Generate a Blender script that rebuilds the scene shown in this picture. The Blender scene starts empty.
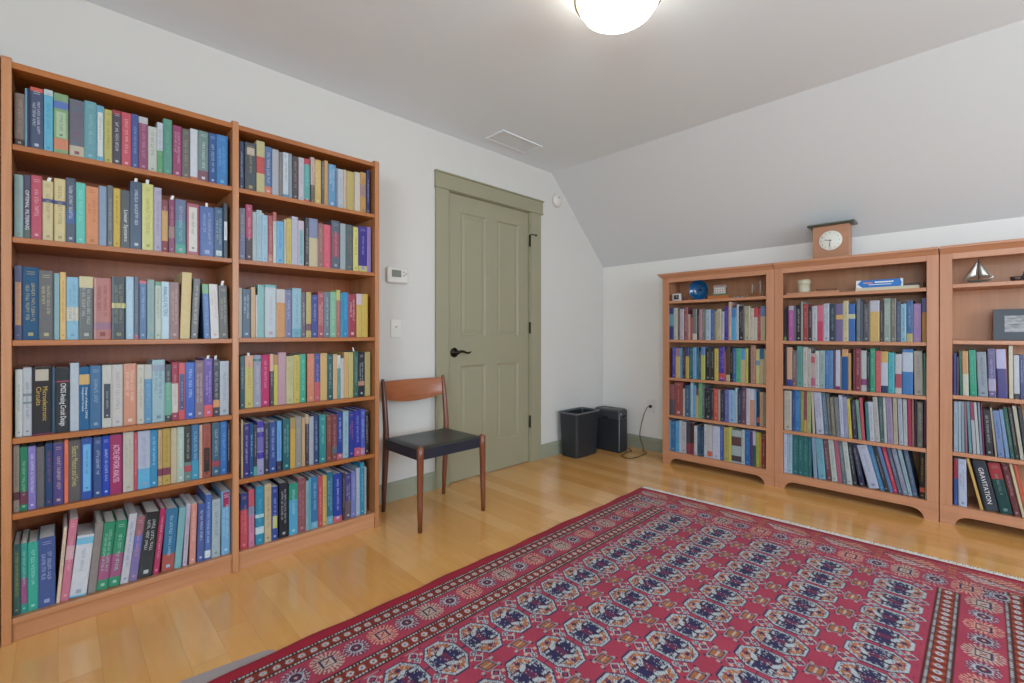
import bpy, bmesh, math, random
import numpy as np
from mathutils import Vector, Matrix
C = bpy.context.scene
rnd = random.Random(11)

# ------------------------------------------------------------------ camera
FPX, CU, CV, EYE = 462.0, 512.0, 333.5, 1.06      # focal length and principal point in pixels of a 1024x683 frame, eye height
A0 = math.radians(45.66)
FW = (math.cos(A0), math.sin(A0)); RT = (math.sin(A0), -math.cos(A0))
cam_d = bpy.data.cameras.new('camera'); cam = bpy.data.objects.new('camera', cam_d)
C.collection.objects.link(cam); C.camera = cam
cam.location = (0, 0, EYE); cam.rotation_euler = (math.pi/2, 0, A0 - math.pi/2)
cam_d.sensor_width = 36; cam_d.sensor_fit = 'HORIZONTAL'; cam_d.lens = 36*FPX/1024
cam_d.shift_y = (CV-341.5)/1024; cam_d.clip_start = 0.05

# ------------------------------------------------------------------ world, lights, exposure
W = bpy.data.worlds.new('sky'); C.world = W; W.use_nodes = True
bg = W.node_tree.nodes['Background']; bg.inputs[0].default_value = (0.72, 0.83, 1.0, 1); bg.inputs[1].default_value = 1.6
C.view_settings.view_transform = 'Standard'; C.view_settings.look = 'None'
C.view_settings.gamma = 1; C.view_settings.use_curve_mapping = False
C.view_settings.exposure = 0.45
try: C.cycles.max_bounces = 10; C.cycles.diffuse_bounces = 7
except Exception: pass

def area(name, loc, rot, sx, sy, power, col):
    l = bpy.data.lights.new(name, 'AREA'); l.shape = 'RECTANGLE'; l.size = sx; l.size_y = sy; l.energy = power; l.color = col
    o = bpy.data.objects.new(name, l); C.collection.objects.link(o); o.location = loc; o.rotation_euler = rot
    return o
# daylight coming in through the windows behind the camera
XB, YR = -1.9, -2.6            # planes of the back wall and of the right wall
area('daylight_back_window', (XB-0.05, -0.95, 1.45), (math.pi/2, 0, -math.pi/2), 1.7, 1.35, 66, (0.70, 0.87, 1.0))
area('daylight_right_window', (1.45, YR-0.05, 1.45), (math.pi/2, 0, 0), 1.9, 1.35, 56, (0.70, 0.87, 1.0))
LAMP_E = 7.5

# ------------------------------------------------------------------ helpers
def lin(h, k=1.0):
    out = []
    for i in (0, 2, 4):
        c = int(h[i:i+2], 16)/255
        out.append(min(0.93, (c/12.92 if c < .04045 else ((c+.055)/1.055)**2.4)*k))
    return tuple(out)
def cov(h, k=1.0, d=.10):
    c = lin(h, k); y = .3*c[0]+.55*c[1]+.15*c[2]; return tuple(v*(1-d)+y*d for v in c)
MATS = {}
def mat(name, col, rough=.5, metal=0., spec=.5, emit=None, strength=0, bump=0, bscale=200, coat=0, alpha=1, var=0, vscale=8):
    if name in MATS: return MATS[name]
    m = bpy.data.materials.new(name); m.use_nodes = True; nt = m.node_tree; b = nt.nodes['Principled BSDF']
    if isinstance(col, str): col = lin(col)
    b.inputs['Base Color'].default_value = (*col, 1); b.inputs['Roughness'].default_value = rough
    b.inputs['Metallic'].default_value = metal; b.inputs['Specular IOR Level'].default_value = spec
    b.inputs['Coat Weight'].default_value = coat
    if emit: b.inputs['Emission Color'].default_value = (*emit, 1); b.inputs['Emission Strength'].default_value = strength
    tc = nt.nodes.new('ShaderNodeTexCoord')
    if bump:
        n = nt.nodes.new('ShaderNodeTexNoise'); n.inputs['Scale'].default_value = bscale; n.inputs['Detail'].default_value = 3
        bp = nt.nodes.new('ShaderNodeBump'); bp.inputs['Strength'].default_value = bump; bp.inputs['Distance'].default_value = .002
        nt.links.new(tc.outputs['Object'], n.inputs['Vector']); nt.links.new(n.outputs['Fac'], bp.inputs['Height']); nt.links.new(bp.outputs['Normal'], b.inputs['Normal'])
    if var:
        n = nt.nodes.new('ShaderNodeTexNoise'); n.inputs['Scale'].default_value = vscale; n.inputs['Detail'].default_value = 4
        r = nt.nodes.new('ShaderNodeMix'); r.data_type = 'RGBA'
        r.inputs[6].default_value = (*[c*(1-var) for c in col], 1); r.inputs[7].default_value = (*[min(1, c*(1+var)) for c in col], 1)
        nt.links.new(tc.outputs['Object'], n.inputs['Vector']); nt.links.new(n.outputs['Fac'], r.inputs[0]); nt.links.new(r.outputs[2], b.inputs['Base Color'])
    MATS[name] = m; return m

def wood(name, c1, c2, axis='z', rough=.38, coat=.15, scale=1.0):
    if name in MATS: return MATS[name]
    m = bpy.data.materials.new(name); m.use_nodes = True; nt = m.node_tree; L = nt.links; b = nt.nodes['Principled BSDF']
    tc = nt.nodes.new('ShaderNodeTexCoord'); mp = nt.nodes.new('ShaderNodeMapping')
    s = {'x': (1.2, 26, 26), 'y': (26, 1.2, 26), 'z': (26, 26, 1.2)}[axis]; mp.inputs['Scale'].default_value = [v*scale for v in s]
    n = nt.nodes.new('ShaderNodeTexNoise'); n.inputs['Scale'].default_value = 1.6; n.inputs['Detail'].default_value = 6; n.inputs['Distortion'].default_value = .6
    n2 = nt.nodes.new('ShaderNodeTexNoise'); n2.inputs['Scale'].default_value = .22; n2.inputs['Detail'].default_value = 2
    r = nt.nodes.new('ShaderNodeValToRGB'); r.color_ramp.elements[0].position = .3; r.color_ramp.elements[1].position = .72
    r.color_ramp.elements[0].color = (*lin(c1), 1); r.color_ramp.elements[1].color = (*lin(c2), 1)
    a = nt.nodes.new('ShaderNodeMath'); a.operation = 'MULTIPLY_ADD'; a.inputs[1].default_value = .45
    L.new(tc.outputs['Object'], mp.inputs['Vector']); L.new(mp.outputs['Vector'], n.inputs['Vector']); L.new(mp.outputs['Vector'], n2.inputs['Vector'])
    sc = nt.nodes.new('ShaderNodeMath'); sc.operation = 'MULTIPLY'; sc.inputs[1].default_value = .55
    L.new(n2.outputs['Fac'], sc.inputs[0]); L.new(n.outputs['Fac'], a.inputs[0]); L.new(sc.outputs[0], a.inputs[2])
    L.new(a.outputs[0], r.inputs['Fac']); L.new(r.outputs['Color'], b.inputs['Base Color'])
    b.inputs['Roughness'].default_value = rough; b.inputs['Coat Weight'].default_value = coat; b.inputs['Coat Roughness'].default_value = .25
    bp = nt.nodes.new('ShaderNodeBump'); bp.inputs['Strength'].default_value = .06; bp.inputs['Distance'].default_value = .001
    L.new(n.outputs['Fac'], bp.inputs['Height']); L.new(bp.outputs['Normal'], b.inputs['Normal'])
    MATS[name] = m; return m

class MB:
    """collects boxes, prisms and lathes; build() links them as ONE mesh object"""
    def __init__(s): s.v = []; s.f = []; s.m = []; s.sm = []
    def add(s, vs, fs, mi=0, smooth=False):
        o = len(s.v); s.v += [tuple(v) for v in vs]; s.f += [tuple(i+o for i in f) for f in fs]; s.m += [mi]*len(fs); s.sm += [smooth]*len(fs); return s
    def box(s, x0, x1, y0, y1, z0, z1, mi=0):
        v = [(x, y, z) for z in (z0, z1) for y in (y0, y1) for x in (x0, x1)]
        return s.add(v, [(0, 2, 3, 1), (4, 5, 7, 6), (0, 1, 5, 4), (2, 6, 7, 3), (0, 4, 6, 2), (1, 3, 7, 5)], mi)
    def frustum(s, r0, r1, z0, z1, mi=0):
        (a, b, c, d), (e, f, g, h) = r0, r1
        v = [(a, c, z0), (b, c, z0), (b, d, z0), (a, d, z0), (e, g, z1), (f, g, z1), (f, h, z1), (e, h, z1)]
        return s.add(v, [(3, 2, 1, 0), (4, 5, 6, 7), (0, 1, 5, 4), (1, 2, 6, 5), (2, 3, 7, 6), (3, 0, 4, 7)], mi)
    def prism(s, pts, ax, a0, a1, mi=0):
        """polygon pts extruded along axis ax; the two other axes in order take the polygon's coordinates"""
        def P(p, t):
            return {'x': (t, p[0], p[1]), 'y': (p[0], t, p[1]), 'z': (p[0], p[1], t)}[ax]
        n = len(pts); v = [P(p, a0) for p in pts]+[P(p, a1) for p in pts]
        return s.add(v, [tuple(range(n))[::-1], tuple(range(n, 2*n))]+[(i, (i+1) % n, n+(i+1) % n, n+i) for i in range(n)], mi)
    def lathe(s, prof, c=(0, 0, 0), seg=32, mi=0, ax='z', smooth=True):
        v = []; f = []
        for r, z in prof:
            for k in range(seg):
                a = 2*math.pi*k/seg; p = (r*math.cos(a), r*math.sin(a), z)
                if ax == 'y': p = (p[0], p[2], p[1])
                if ax == 'x': p = (p[2], p[0], p[1])
                v.append((p[0]+c[0], p[1]+c[1], p[2]+c[2]))
        for i in range(len(prof)-1):
            for k in range(seg):
                f.append((i*seg+k, i*seg+(k+1) % seg, (i+1)*seg+(k+1) % seg, (i+1)*seg+k))
        return s.add(v, f, mi, smooth)
    def tube(s, pts, rad, seg=8, mi=0, cap=True):
        pts = [Vector(p) for p in pts]; rr = rad if isinstance(rad, (list, tuple)) else [rad]*len(pts); v = []; f = []
        up = Vector((0, 0, 1)); pn = None
        for i, p in enumerate(pts):
            t = (pts[min(i+1, len(pts)-1)]-pts[max(i-1, 0)]).normalized()
            if pn is None: pn = t.cross(up if abs(t.z) < .9 else Vector((1, 0, 0))).normalized()
            n = (pn-t*pn.dot(t)).normalized(); pn = n; b = t.cross(n)
            for k in range(seg):
                a = 2*math.pi*k/seg; v.append(tuple(p+(n*math.cos(a)+b*math.sin(a))*rr[i]))
        for i in range(len(pts)-1):
            for k in range(seg): f.append((i*seg+k, i*seg+(k+1) % seg, (i+1)*seg+(k+1) % seg, (i+1)*seg+k))
        if cap: f.append(tuple(range(seg))[::-1]); f.append(tuple((len(pts)-1)*seg+k for k in range(seg)))
        return s.add(v, f, mi, True)
    def build(s, name, mats, parent=None, bevel=0, loc=None, rot=None, seg=2):
        me = bpy.data.meshes.new(name); me.from_pydata(s.v, [], s.f)
        if not isinstance(mats, (list, tuple)): mats = [mats]
        for m in mats: me.materials.append(m)
        me.polygons.foreach_set('material_index', s.m); me.polygons.foreach_set('use_smooth', s.sm)
        bm = bmesh.new(); bm.from_mesh(me); bmesh.ops.recalc_face_normals(bm, faces=bm.faces); bm.to_mesh(me); bm.free(); me.update()
        o = bpy.data.objects.new(name, me); C.collection.objects.link(o)
        if parent: o.parent = parent
        if loc: o.location = loc
        if rot: o.rotation_euler = rot
        if bevel:
            b = o.modifiers.new('bevel', 'BEVEL'); b.width = bevel; b.segments = seg; b.limit_method = 'ANGLE'; b.angle_limit = math.radians(40)
        return o
def tag(o, label=None, cat=None, group=None, kind=None):
    if label: o['label'] = label
    if cat: o['category'] = cat
    if group: o['group'] = group
    if kind: o['kind'] = kind
    return o
def empty(name, loc=(0, 0, 0), rot=(0, 0, 0)):
    o = bpy.data.objects.new(name, None); C.collection.objects.link(o); o.location = loc; o.rotation_euler = rot; o.empty_display_size = .05; return o
def struct(name, mb, mats, **k): return tag(mb.build(name, mats, **k), kind='structure')

# pixel -> point on a known plane of the room
def ray(u, v):
    s = (u-CU)/FPX; return (FW[0]+s*RT[0], FW[1]+s*RT[1], (CV-v)/FPX)
def onY(u, v, y): r = ray(u, v); k = y/r[1]; return (k*r[0], EYE+k*r[2])
def onX(u, v, x): r = ray(u, v); k = x/r[0]; return (k*r[1], EYE+k*r[2])

# ------------------------------------------------------------------ the room
YL, XK, ZK, XS, ZC = 2.63, 3.83, 1.71, 3.055, 2.452    # left wall, knee wall, its height, where the slope meets the ceiling, ceiling height
m_wall = mat('white_wall_paint', (.76, .745, .71), .75, spec=.25, bump=.05, bscale=260); m_wall_l = mat('left_wall_paint_shaded', (.635, .615, .58), .75, spec=.25, bump=.05, bscale=260)  # one white paint; the left wall's copy is darkened in place of weaker light
m_slope = mat('slope_paint_shaded', (.635, .648, .65), .75, spec=.25, bump=.05, bscale=260)  # same white paint, the slope's grey shade put into its colour
m_ceil = mat('ceiling_paint', (.78, .85, .90), .85, spec=.2, bump=.05, bscale=260)
m_green = mat('sage_green_paint', (.315, .295, .195), .42, spec=.45)
m_base = mat('sage_green_baseboard_paint', (.30, .305, .22), .42, spec=.45)

def floor_mat():
    m = bpy.data.materials.new('honey_maple_planks'); m.use_nodes = True; nt = m.node_tree; L = nt.links; N = nt.nodes.new; b = nt.nodes['Principled BSDF']
    tc = N('ShaderNodeTexCoord'); sp = N('ShaderNodeSeparateXYZ'); L.new(tc.outputs['Object'], sp.inputs[0])
    def M(op, a, bb=None, c=None):
        n = N('ShaderNodeMath'); n.operation = op
        for i, x in enumerate((a, bb, c)):
            if x is None: continue
            if isinstance(x, (int, float)): n.inputs[i].default_value = x
            else: L.new(x, n.inputs[i])
        return n.outputs[0]
    xs = M('ADD', sp.outputs[0], 20.005); wv = M('DIVIDE', xs, .1005); row = M('FLOOR', wv); fx = M('SUBTRACT', wv, row)
    wn = N('ShaderNodeTexWhiteNoise'); wn.noise_dimensions = '1D'; L.new(row, wn.inputs['W'])
    ys = M('MULTIPLY_ADD', wn.outputs['Value'], 3.7, sp.outputs[1]); yl = M('DIVIDE', M('ADD', ys, 20.0), 1.7); brd = M('FLOOR', yl); fy = M('SUBTRACT', yl, brd)
    cb = N('ShaderNodeCombineXYZ'); L.new(row, cb.inputs[0]); L.new(brd, cb.inputs[1])
    w2 = N('ShaderNodeTexWhiteNoise'); w2.noise_dimensions = '3D'; L.new(cb.outputs[0], w2.inputs['Vector'])
    gx = N('ShaderNodeCombineXYZ'); L.new(M('MULTIPLY', sp.outputs[0], 9.0), gx.inputs[0]); L.new(M('MULTIPLY', sp.outputs[1], .9), gx.inputs[1]); L.new(M('MULTIPLY', w2.outputs['Value'], 40.0), gx.inputs[2])
    g = N('ShaderNodeTexNoise'); g.inputs['Scale'].default_value = 1.7; g.inputs['Detail'].default_value = 5; g.inputs['Distortion'].default_value = 1.6; L.new(gx.outputs[0], g.inputs['Vector'])
    tone = M('ADD', M('MULTIPLY', w2.outputs['Value'], .5), M('MULTIPLY', g.outputs['Fac'], .42))
    r = N('ShaderNodeValToRGB'); e = r.color_ramp.elements
    e[0].position = .12; e[0].color = (.62, .285, .072, 1); e[1].position = .95; e[1].color = (.80, .48, .20, 1)
    k = r.color_ramp.elements.new(.5); k.color = (.72, .365, .108, 1)
    L.new(tone, r.inputs['Fac'])
    sx = M('MINIMUM', fx, M('SUBTRACT', 1.0, fx)); sy = M('MINIMUM', fy, M('SUBTRACT', 1.0, fy))
    seam = M('MINIMUM', M('MULTIPLY', sx, 80.0), M('MULTIPLY', sy, 900.0)); seam = M('MINIMUM', seam, 1.0)
    mx = N('ShaderNodeMix'); mx.data_type = 'RGBA'; L.new(M('MULTIPLY_ADD', seam, .3, .7), mx.inputs[0]); mx.inputs[6].default_value = (.16, .075, .03, 1); L.new(r.outputs['Color'], mx.inputs[7])
    L.new(mx.outputs[2], b.inputs['Base Color']); b.inputs['Coat Weight'].default_value = .5; b.inputs['Coat Roughness'].default_value = .12
    n3 = N('ShaderNodeTexNoise'); n3.inputs['Scale'].default_value = 2.5; L.new(tc.outputs['Object'], n3.inputs['Vector'])
    L.new(M('MULTIPLY_ADD', n3.outputs['Fac'], .12, .14), b.inputs['Roughness'])
    bp = N('ShaderNodeBump'); bp.inputs['Strength'].default_value = .25; bp.inputs['Distance'].default_value = .0015; L.new(seam, bp.inputs['Height']); L.new(bp.outputs['Normal'], b.inputs['Normal'])
    return m
struct('floor', MB().box(XB-.12, XK+.12, YR-.12, YL+.12, -.1, 0), floor_mat())
struct('ceiling', MB().box(XB-.12, XS, YR-.12, YL+.12, ZC, ZC+.1), m_ceil)
# left wall with the door opening
DX0, DX1, DZ = 1.945, 2.765, 2.055
w = MB(); w.box(XB-.12, DX0-.02, YL, YL+.12, 0, ZC); w.box(DX1+.02, XK+.12, YL, YL+.12, 0, ZC); w.box(DX0-.02, DX1+.02, YL, YL+.12, DZ+.02, ZC)
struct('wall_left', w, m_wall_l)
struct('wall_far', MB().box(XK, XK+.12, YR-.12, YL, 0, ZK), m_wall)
dz, dxx = ZC-ZK, XK-XS; nn = math.hypot(dz, dxx); ox, oz = .1*dz/nn, .1*dxx/nn
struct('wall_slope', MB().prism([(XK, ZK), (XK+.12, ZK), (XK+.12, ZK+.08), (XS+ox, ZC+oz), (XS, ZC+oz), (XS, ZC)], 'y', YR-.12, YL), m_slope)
def holed_wall(name, axis, plane, t, a0, a1, h0, h1, z0, z1):
    w = MB()
    def bx(p, q, zz0, zz1):
        if axis == 'x': w.box(min(plane, plane+t), max(plane, plane+t), p, q, zz0, zz1)
        else: w.box(p, q, min(plane, plane+t), max(plane, plane+t), zz0, zz1)
    bx(a0, h0, 0, ZC); bx(h1, a1, 0, ZC); bx(h0, h1, 0, z0); bx(h0, h1, z1, ZC)
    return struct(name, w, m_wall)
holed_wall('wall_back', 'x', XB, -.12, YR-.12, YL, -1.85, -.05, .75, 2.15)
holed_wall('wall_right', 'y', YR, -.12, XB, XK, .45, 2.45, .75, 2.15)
m_trimw = mat('white_window_paint', (.8, .8, .78), .4)
def window(name, axis, plane, h0, h1, z0, z1):
    w = MB(); mid = (h0+h1)/2
    def bx(p, q, zz0, zz1, d0=-.09, d1=-.03):
        if axis == 'x': w.box(plane+d0, plane+d1, p, q, zz0, zz1)
        else: w.box(p, q, plane+d0, plane+d1, zz0, zz1)
    for p, q in ((h0, h0+.05), (h1-.05, h1), (mid-.035, mid+.035)): bx(p, q, z0, z1)
    for a, b in ((z0, z0+.06), (z1-.05, z1), ((z0+z1)/2-.02, (z0+z1)/2+.02)): bx(h0, h1, a, b)
    for p, q in ((h0-.09, h0), (h1, h1+.09)): bx(p, q, z0-.09, z1+.09, 0, .018)
    for a, b in ((z0-.09, z0), (z1, z1+.09)): bx(h0, h1, a, b, 0, .018)
    return struct(name, w, m_trimw)
window('window_1', 'x', XB, -1.85, -.05, .75, 2.15); window('window_2', 'y', YR, .45, 2.45, .75, 2.15)

# door and its casing
cs = MB(); CY = YL-.02
for a, b in ((1.831, 1.937), (2.773, 2.893)): cs.box(a, b, CY, YL-.0005, 0, 2.066)
cs.box(1.827, 2.914, CY-.004, YL-.0005, 2.066, 2.166); cs.box(1.823, 2.922, CY-.012, YL-.0005, 2.166, 2.178); cs.box(1.823, 2.918, CY-.010, YL-.0005, 2.06, 2.07)
cs.box(1.937, 1.9475, YL-.012, YL+.1, 0, 2.066); cs.box(2.7625, 2.773, YL-.012, YL+.1, 0, 2.066); cs.box(1.9475, 2.7625, YL-.012, YL+.1, 2.0565, 2.066)
struct('trim_1', cs, m_green, bevel=.0025)
# the door slab with four recessed panels, built as one grid of faces
def door_mesh():
    xs = [1.9495, 2.060, 2.300, 2.414, 2.648, 2.7605]; zs = [.006, .232, .826, 1.040, 1.932, 2.0545]; yf = YL+.006; m = MB()
    m.box(xs[0], xs[-1], yf+.012, yf+.040, zs[0], zs[-1])
    for i in range(5):
        for j in range(5):
            a, b, c, d = xs[i], xs[i+1], zs[j], zs[j+1]
            if i in (1, 3) and j in (1, 3):
                # sunk moulding ring then a raised flat field
                def ring(k0, y0, k1, y1):
                    o = [(a+k0, y0, c+k0), (b-k0, y0, c+k0), (b-k0, y0, d-k0), (a+k0, y0, d-k0)]; n = [(a+k1, y1, c+k1), (b-k1, y1, c+k1), (b-k1, y1, d-k1), (a+k1, y1, d-k1)]
                    m.add(o+n, [(q, (q+1) % 4, 4+(q+1) % 4, 4+q) for q in range(4)])
                ring(0, yf, .006, yf+.007); ring(.006, yf+.007, .018, yf+.010); ring(.018, yf+.010, .04, yf+.006)
                m.add([(a+.04, yf+.006, c+.04), (b-.04, yf+.006, c+.04), (b-.04, yf+.006, d-.04), (a+.04, yf+.006, d-.04)], [(0, 1, 2, 3)])
            else: m.add([(a, yf, c), (b, yf, c), (b, yf, d), (a, yf, d)], [(0, 1, 2, 3)])
    x0, x1, z0, z1 = xs[0], xs[-1], zs[0], zs[-1]
    m.add([(x0, yf, z0), (x1, yf, z0), (x1, yf, z1), (x0, yf, z1), (x0, yf+.04, z0), (x1, yf+.04, z0), (x1, yf+.04, z1), (x0, yf+.04, z1)], [(0, 1, 5, 4), (1, 2, 6, 5), (2, 3, 7, 6), (3, 0, 4, 7)])
    return m
door = struct('door_1', door_mesh(), m_green)
m_bronze = mat('oil_rubbed_bronze', (.022, .018, .014), .32, metal=.8)
h = MB(); hy = YL+.005; hx, hz = 2.000, .925
h.lathe([(0, 0), (.034, 0), (.034, -.006), (.028, -.012), (.014, -.015), (.012, -.05), (.0, -.052)], (hx, hy, hz), 24, ax='y')
hp = [(hx, hy-.046, hz), (hx+.022, hy-.048, hz+.009), (hx+.05, hy-.047, hz+.007), (hx+.078, hy-.045, hz-.004), (hx+.105, hy-.043, hz-.004), (hx+.12, hy-.042, hz+.003)]
h.tube(hp, [.011, .010, .0085, .0075, .007, .005], 10)
tag(h.build('door_handle', m_bronze, door), 'dark bronze lever handle')
for a, b in ((1.779, 1.870), (1.064, 1.150), (.291, .382)):
    k = MB(); k.lathe([(0, a-.006), (.004, a-.004), (.0075, a), (.0075, b), (.004, b+.004), (0, b+.006)], (2.7632, YL-.014, 0), 12); k.box(2.757, 2.770, YL-.012, YL-.009, a, b)
    if b > 1.8: k.tube([(2.7632, YL-.016, b+.002), (2.785, YL-.035, b+.004), (2.800, YL-.05, b)], .0035, 8); k.lathe([(0, -.004), (.008, -.004), (.008, .004), (0, .004)], (2.803, YL-.046, b), 10, ax='y')
    k.build('door_hinge', m_bronze, door)
# baseboards
def board(name, pts0, ax, a0, a1): return struct(name, MB().prism(pts0, ax, a0, a1), m_base)
bl = [(YL-.0005, 0), (YL-.016, 0), (YL-.016, .098), (YL-.011, .108), (YL-.006, .118), (YL-.0005, .118)]
board('baseboard_left', bl, 'x', 1.2515, 1.8305); board('baseboard_left.001', bl, 'x', 2.8935, XK-.017)
board('baseboard_far', [(XK-.0005, 0), (XK-.016, 0), (XK-.016, .098), (XK-.011, .108), (XK-.006, .118), (XK-.0005, .118)], 'y', 1.86, YL-.0005)

# ceiling vent, wall sensor, thermostat, switch
m_plast = mat('white_plastic', (.70, .68, .63), .45); m_plast2 = mat('mid_grey_plastic', (.30, .31, .30), .5)  # plain grey plastic for the thermostat buttons
v = empty('ceiling_vent', (2.36, 2.39, ZC)); tag(v, 'flat white rectangular ceiling vent near the corner above the door', 'vent')
f = MB(); vx, vy = .2, .095
f.box(-vx, vx, -vy, -vy+.02, -.008, -.0005); f.box(-vx, vx, vy-.02, vy, -.008, -.0005); f.box(-vx, -vx+.02, -vy+.0205, vy-.0205, -.008, -.0005); f.box(vx-.02, vx, -vy+.0205, vy-.0205, -.008, -.0005)
f.build('frame', mat('vent_white', (.76, .81, .84), .5), v, bevel=.0015)
g = MB()
for k in range(9):
    y = -vy+.03+k*(2*vy-.06)/8; g.prism([(y-.008, -.001), (y+.003, -.006), (y+.005, -.006), (y-.005, -.001)], 'x', -vx+.02, vx-.02)
g.box(-vx+.02, vx-.02, -vy+.02, vy-.02, -.0012, -.0004); g.build('grille', mat('vent_grey', (.68, .73, .76), .5), v)
s = empty('wall_sensor', (3.115, YL, 2.225)); tag(s, 'small white round sensor high on the wall right of the door', 'sensor')
MB().lathe([(0, -.03), (.03, -.028), (.05, -.018), (.058, 0), (0, 0)], (0, 0, 0), 28, ax='y').build('housing', m_plast, s)
MB().lathe([(0, -.033), (.005, -.0325), (.005, -.028), (0, -.028)], (0, 0, .022), 12, ax='y').build('indicator', mat('dark_dot', (.05, .05, .05), .4), s)
t = empty('thermostat', (1.534, YL, 1.43)); tag(t, 'white wall thermostat with a grey display right of the tall bookcase', 'thermostat')
MB().box(-.075, .075, -.026, -.0005, -.05, .05).build('housing', m_plast, t, bevel=.012, seg=3)
MB().box(-.045, .022, -.0285, -.0255, -.012, .032).build('display', mat('lcd_grey', (.20, .21, .18), .25), t, bevel=.001)
for bx_, bz_ in ((.042, .022), (.042, .000), (.058, .011)): MB().lathe([(0, -.029), (.005, -.028), (.005, -.025), (0, -.025)], (bx_, 0, bz_), 10, ax='y').build('button', m_plast2, t)
s = empty('light_switch', (1.53, YL, 1.092)); tag(s, 'white single toggle light switch plate under the thermostat', 'light switch')
MB().box(-.036, .036, -.006, -.0005, -.058, .058).build('plate', m_plast, s, bevel=.003)
MB().frustum((-.005, .005, -.012, -.005), (-.004, .004, -.02, -.012), .004, .016).build('toggle', m_plast, s)

# ceiling lamp
LX, LY = 1.565, 1.005
l = empty('ceiling_lamp', (LX, LY, ZC)); tag(l, 'round flush ceiling lamp with glowing white glass bowl and brass rim', 'lamp')
m_brass = mat('brass', (.55, .43, .25), .3, metal=1)
MB().lathe([(0, -.0005), (.12, -.0005), (.125, -.012), (.11, -.03), (.10, -.034), (0, -.034)], seg=48).build('canopy', mat('lamp_white', (.8, .8, .78), .4), l)
MB().lathe([(.161, -.056), (.170, -.057), (.174, -.067), (.172, -.079), (.161, -.081), (.160, -.067), (.161, -.056)], seg=64).build('rim', m_brass, l)
MB().lathe([(.12, -.040), (.158, -.060), (.159, -.078), (.153, -.102), (.134, -.130), (.100, -.153), (.05, -.166), (.0001, -.170)], seg=64).build('glass_bowl', mat('glowing_glass', (.9, .88, .82), .3, emit=(1, .95, .87), strength=LAMP_E), l)
for k in range(3):
    a = 2*math.pi*k/3+.6; f = MB(); f.box(.156, .176, -.006, .006, -.088, -.055); f.tube([(.11, 0, -.02), (.15, 0, -.035), (.171, 0, -.058)], .004, 8)
    f.build('clip', m_brass, l, rot=(0, 0, a))

# ------------------------------------------------------------------ tall double bookcase along the left wall
OW1, OW2 = '8c4a1a', 'bc7636'
ow_z = wood('orange_teak_upright', '9c6034', 'c88e62', 'z'); ow_x = wood('orange_teak_shelf', OW1, OW2, 'x'); ow_b = wood('brown_teak_back', '84380a', 'a85a20', 'z', rough=.5)
ow_k = wood('pale_teak_with_reflection', 'a0663e', 'c48e66', 'x')  # paler kick wood; on the bottom shelf a reflection put into the colour
BY0, BY1 = 2.32, 2.625
SHA = [1.71, 1.392, 1.037, .70, .44, .083]; SHB = [1.71, 1.392, 1.04, .72, .405, .083]
def tall_case(x_up, bays, label):
    t = empty('tall_bookcase', ((x_up[0]+x_up[-1])/2, (BY0+BY1)/2, 0)); tag(t, label, 'bookcase'); ox, oy = -t.location.x, -t.location.y
    for xu in x_up:
        d = .0125
        pr = [(BY0+oy, 0), (BY1+oy, 0), (BY1+oy, 1.994), (BY1-.012+oy, 2.006), (BY0+.014+oy, 2.006), (BY0+.004+oy, 2.002), (BY0+oy, 1.992)]
        MB().prism(pr, 'x', xu-d+ox, xu+d+ox).build('side_panel', ow_z, t, bevel=.002)
    for (a, b), sh in zip(zip(x_up[:-1], x_up[1:]), bays):
        a += .0128+ox; b += -.0128+ox
        MB().box(a, b, BY0+.003+oy, BY1-.002+oy, 1.968, 1.990).build('top_panel', ow_x, t, bevel=.0015)
        MB().box(a, b, BY1-.010+oy, BY1-.002+oy, .02, 1.967).build('back_panel', ow_b, t)
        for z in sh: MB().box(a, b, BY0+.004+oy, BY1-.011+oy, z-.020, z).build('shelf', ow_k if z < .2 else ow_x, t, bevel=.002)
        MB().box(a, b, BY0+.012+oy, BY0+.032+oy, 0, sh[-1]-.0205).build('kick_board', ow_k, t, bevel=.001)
    return t
UP = [-.1315, .5555, 1.2380]
tall_case(UP, [SHA, SHB], 'tall honey wood double bookcase packed with books against the left wall')
tall_case([-.84, -.1585], [SHA], 'edge of another tall bookcase at the far left of the photo')

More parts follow.
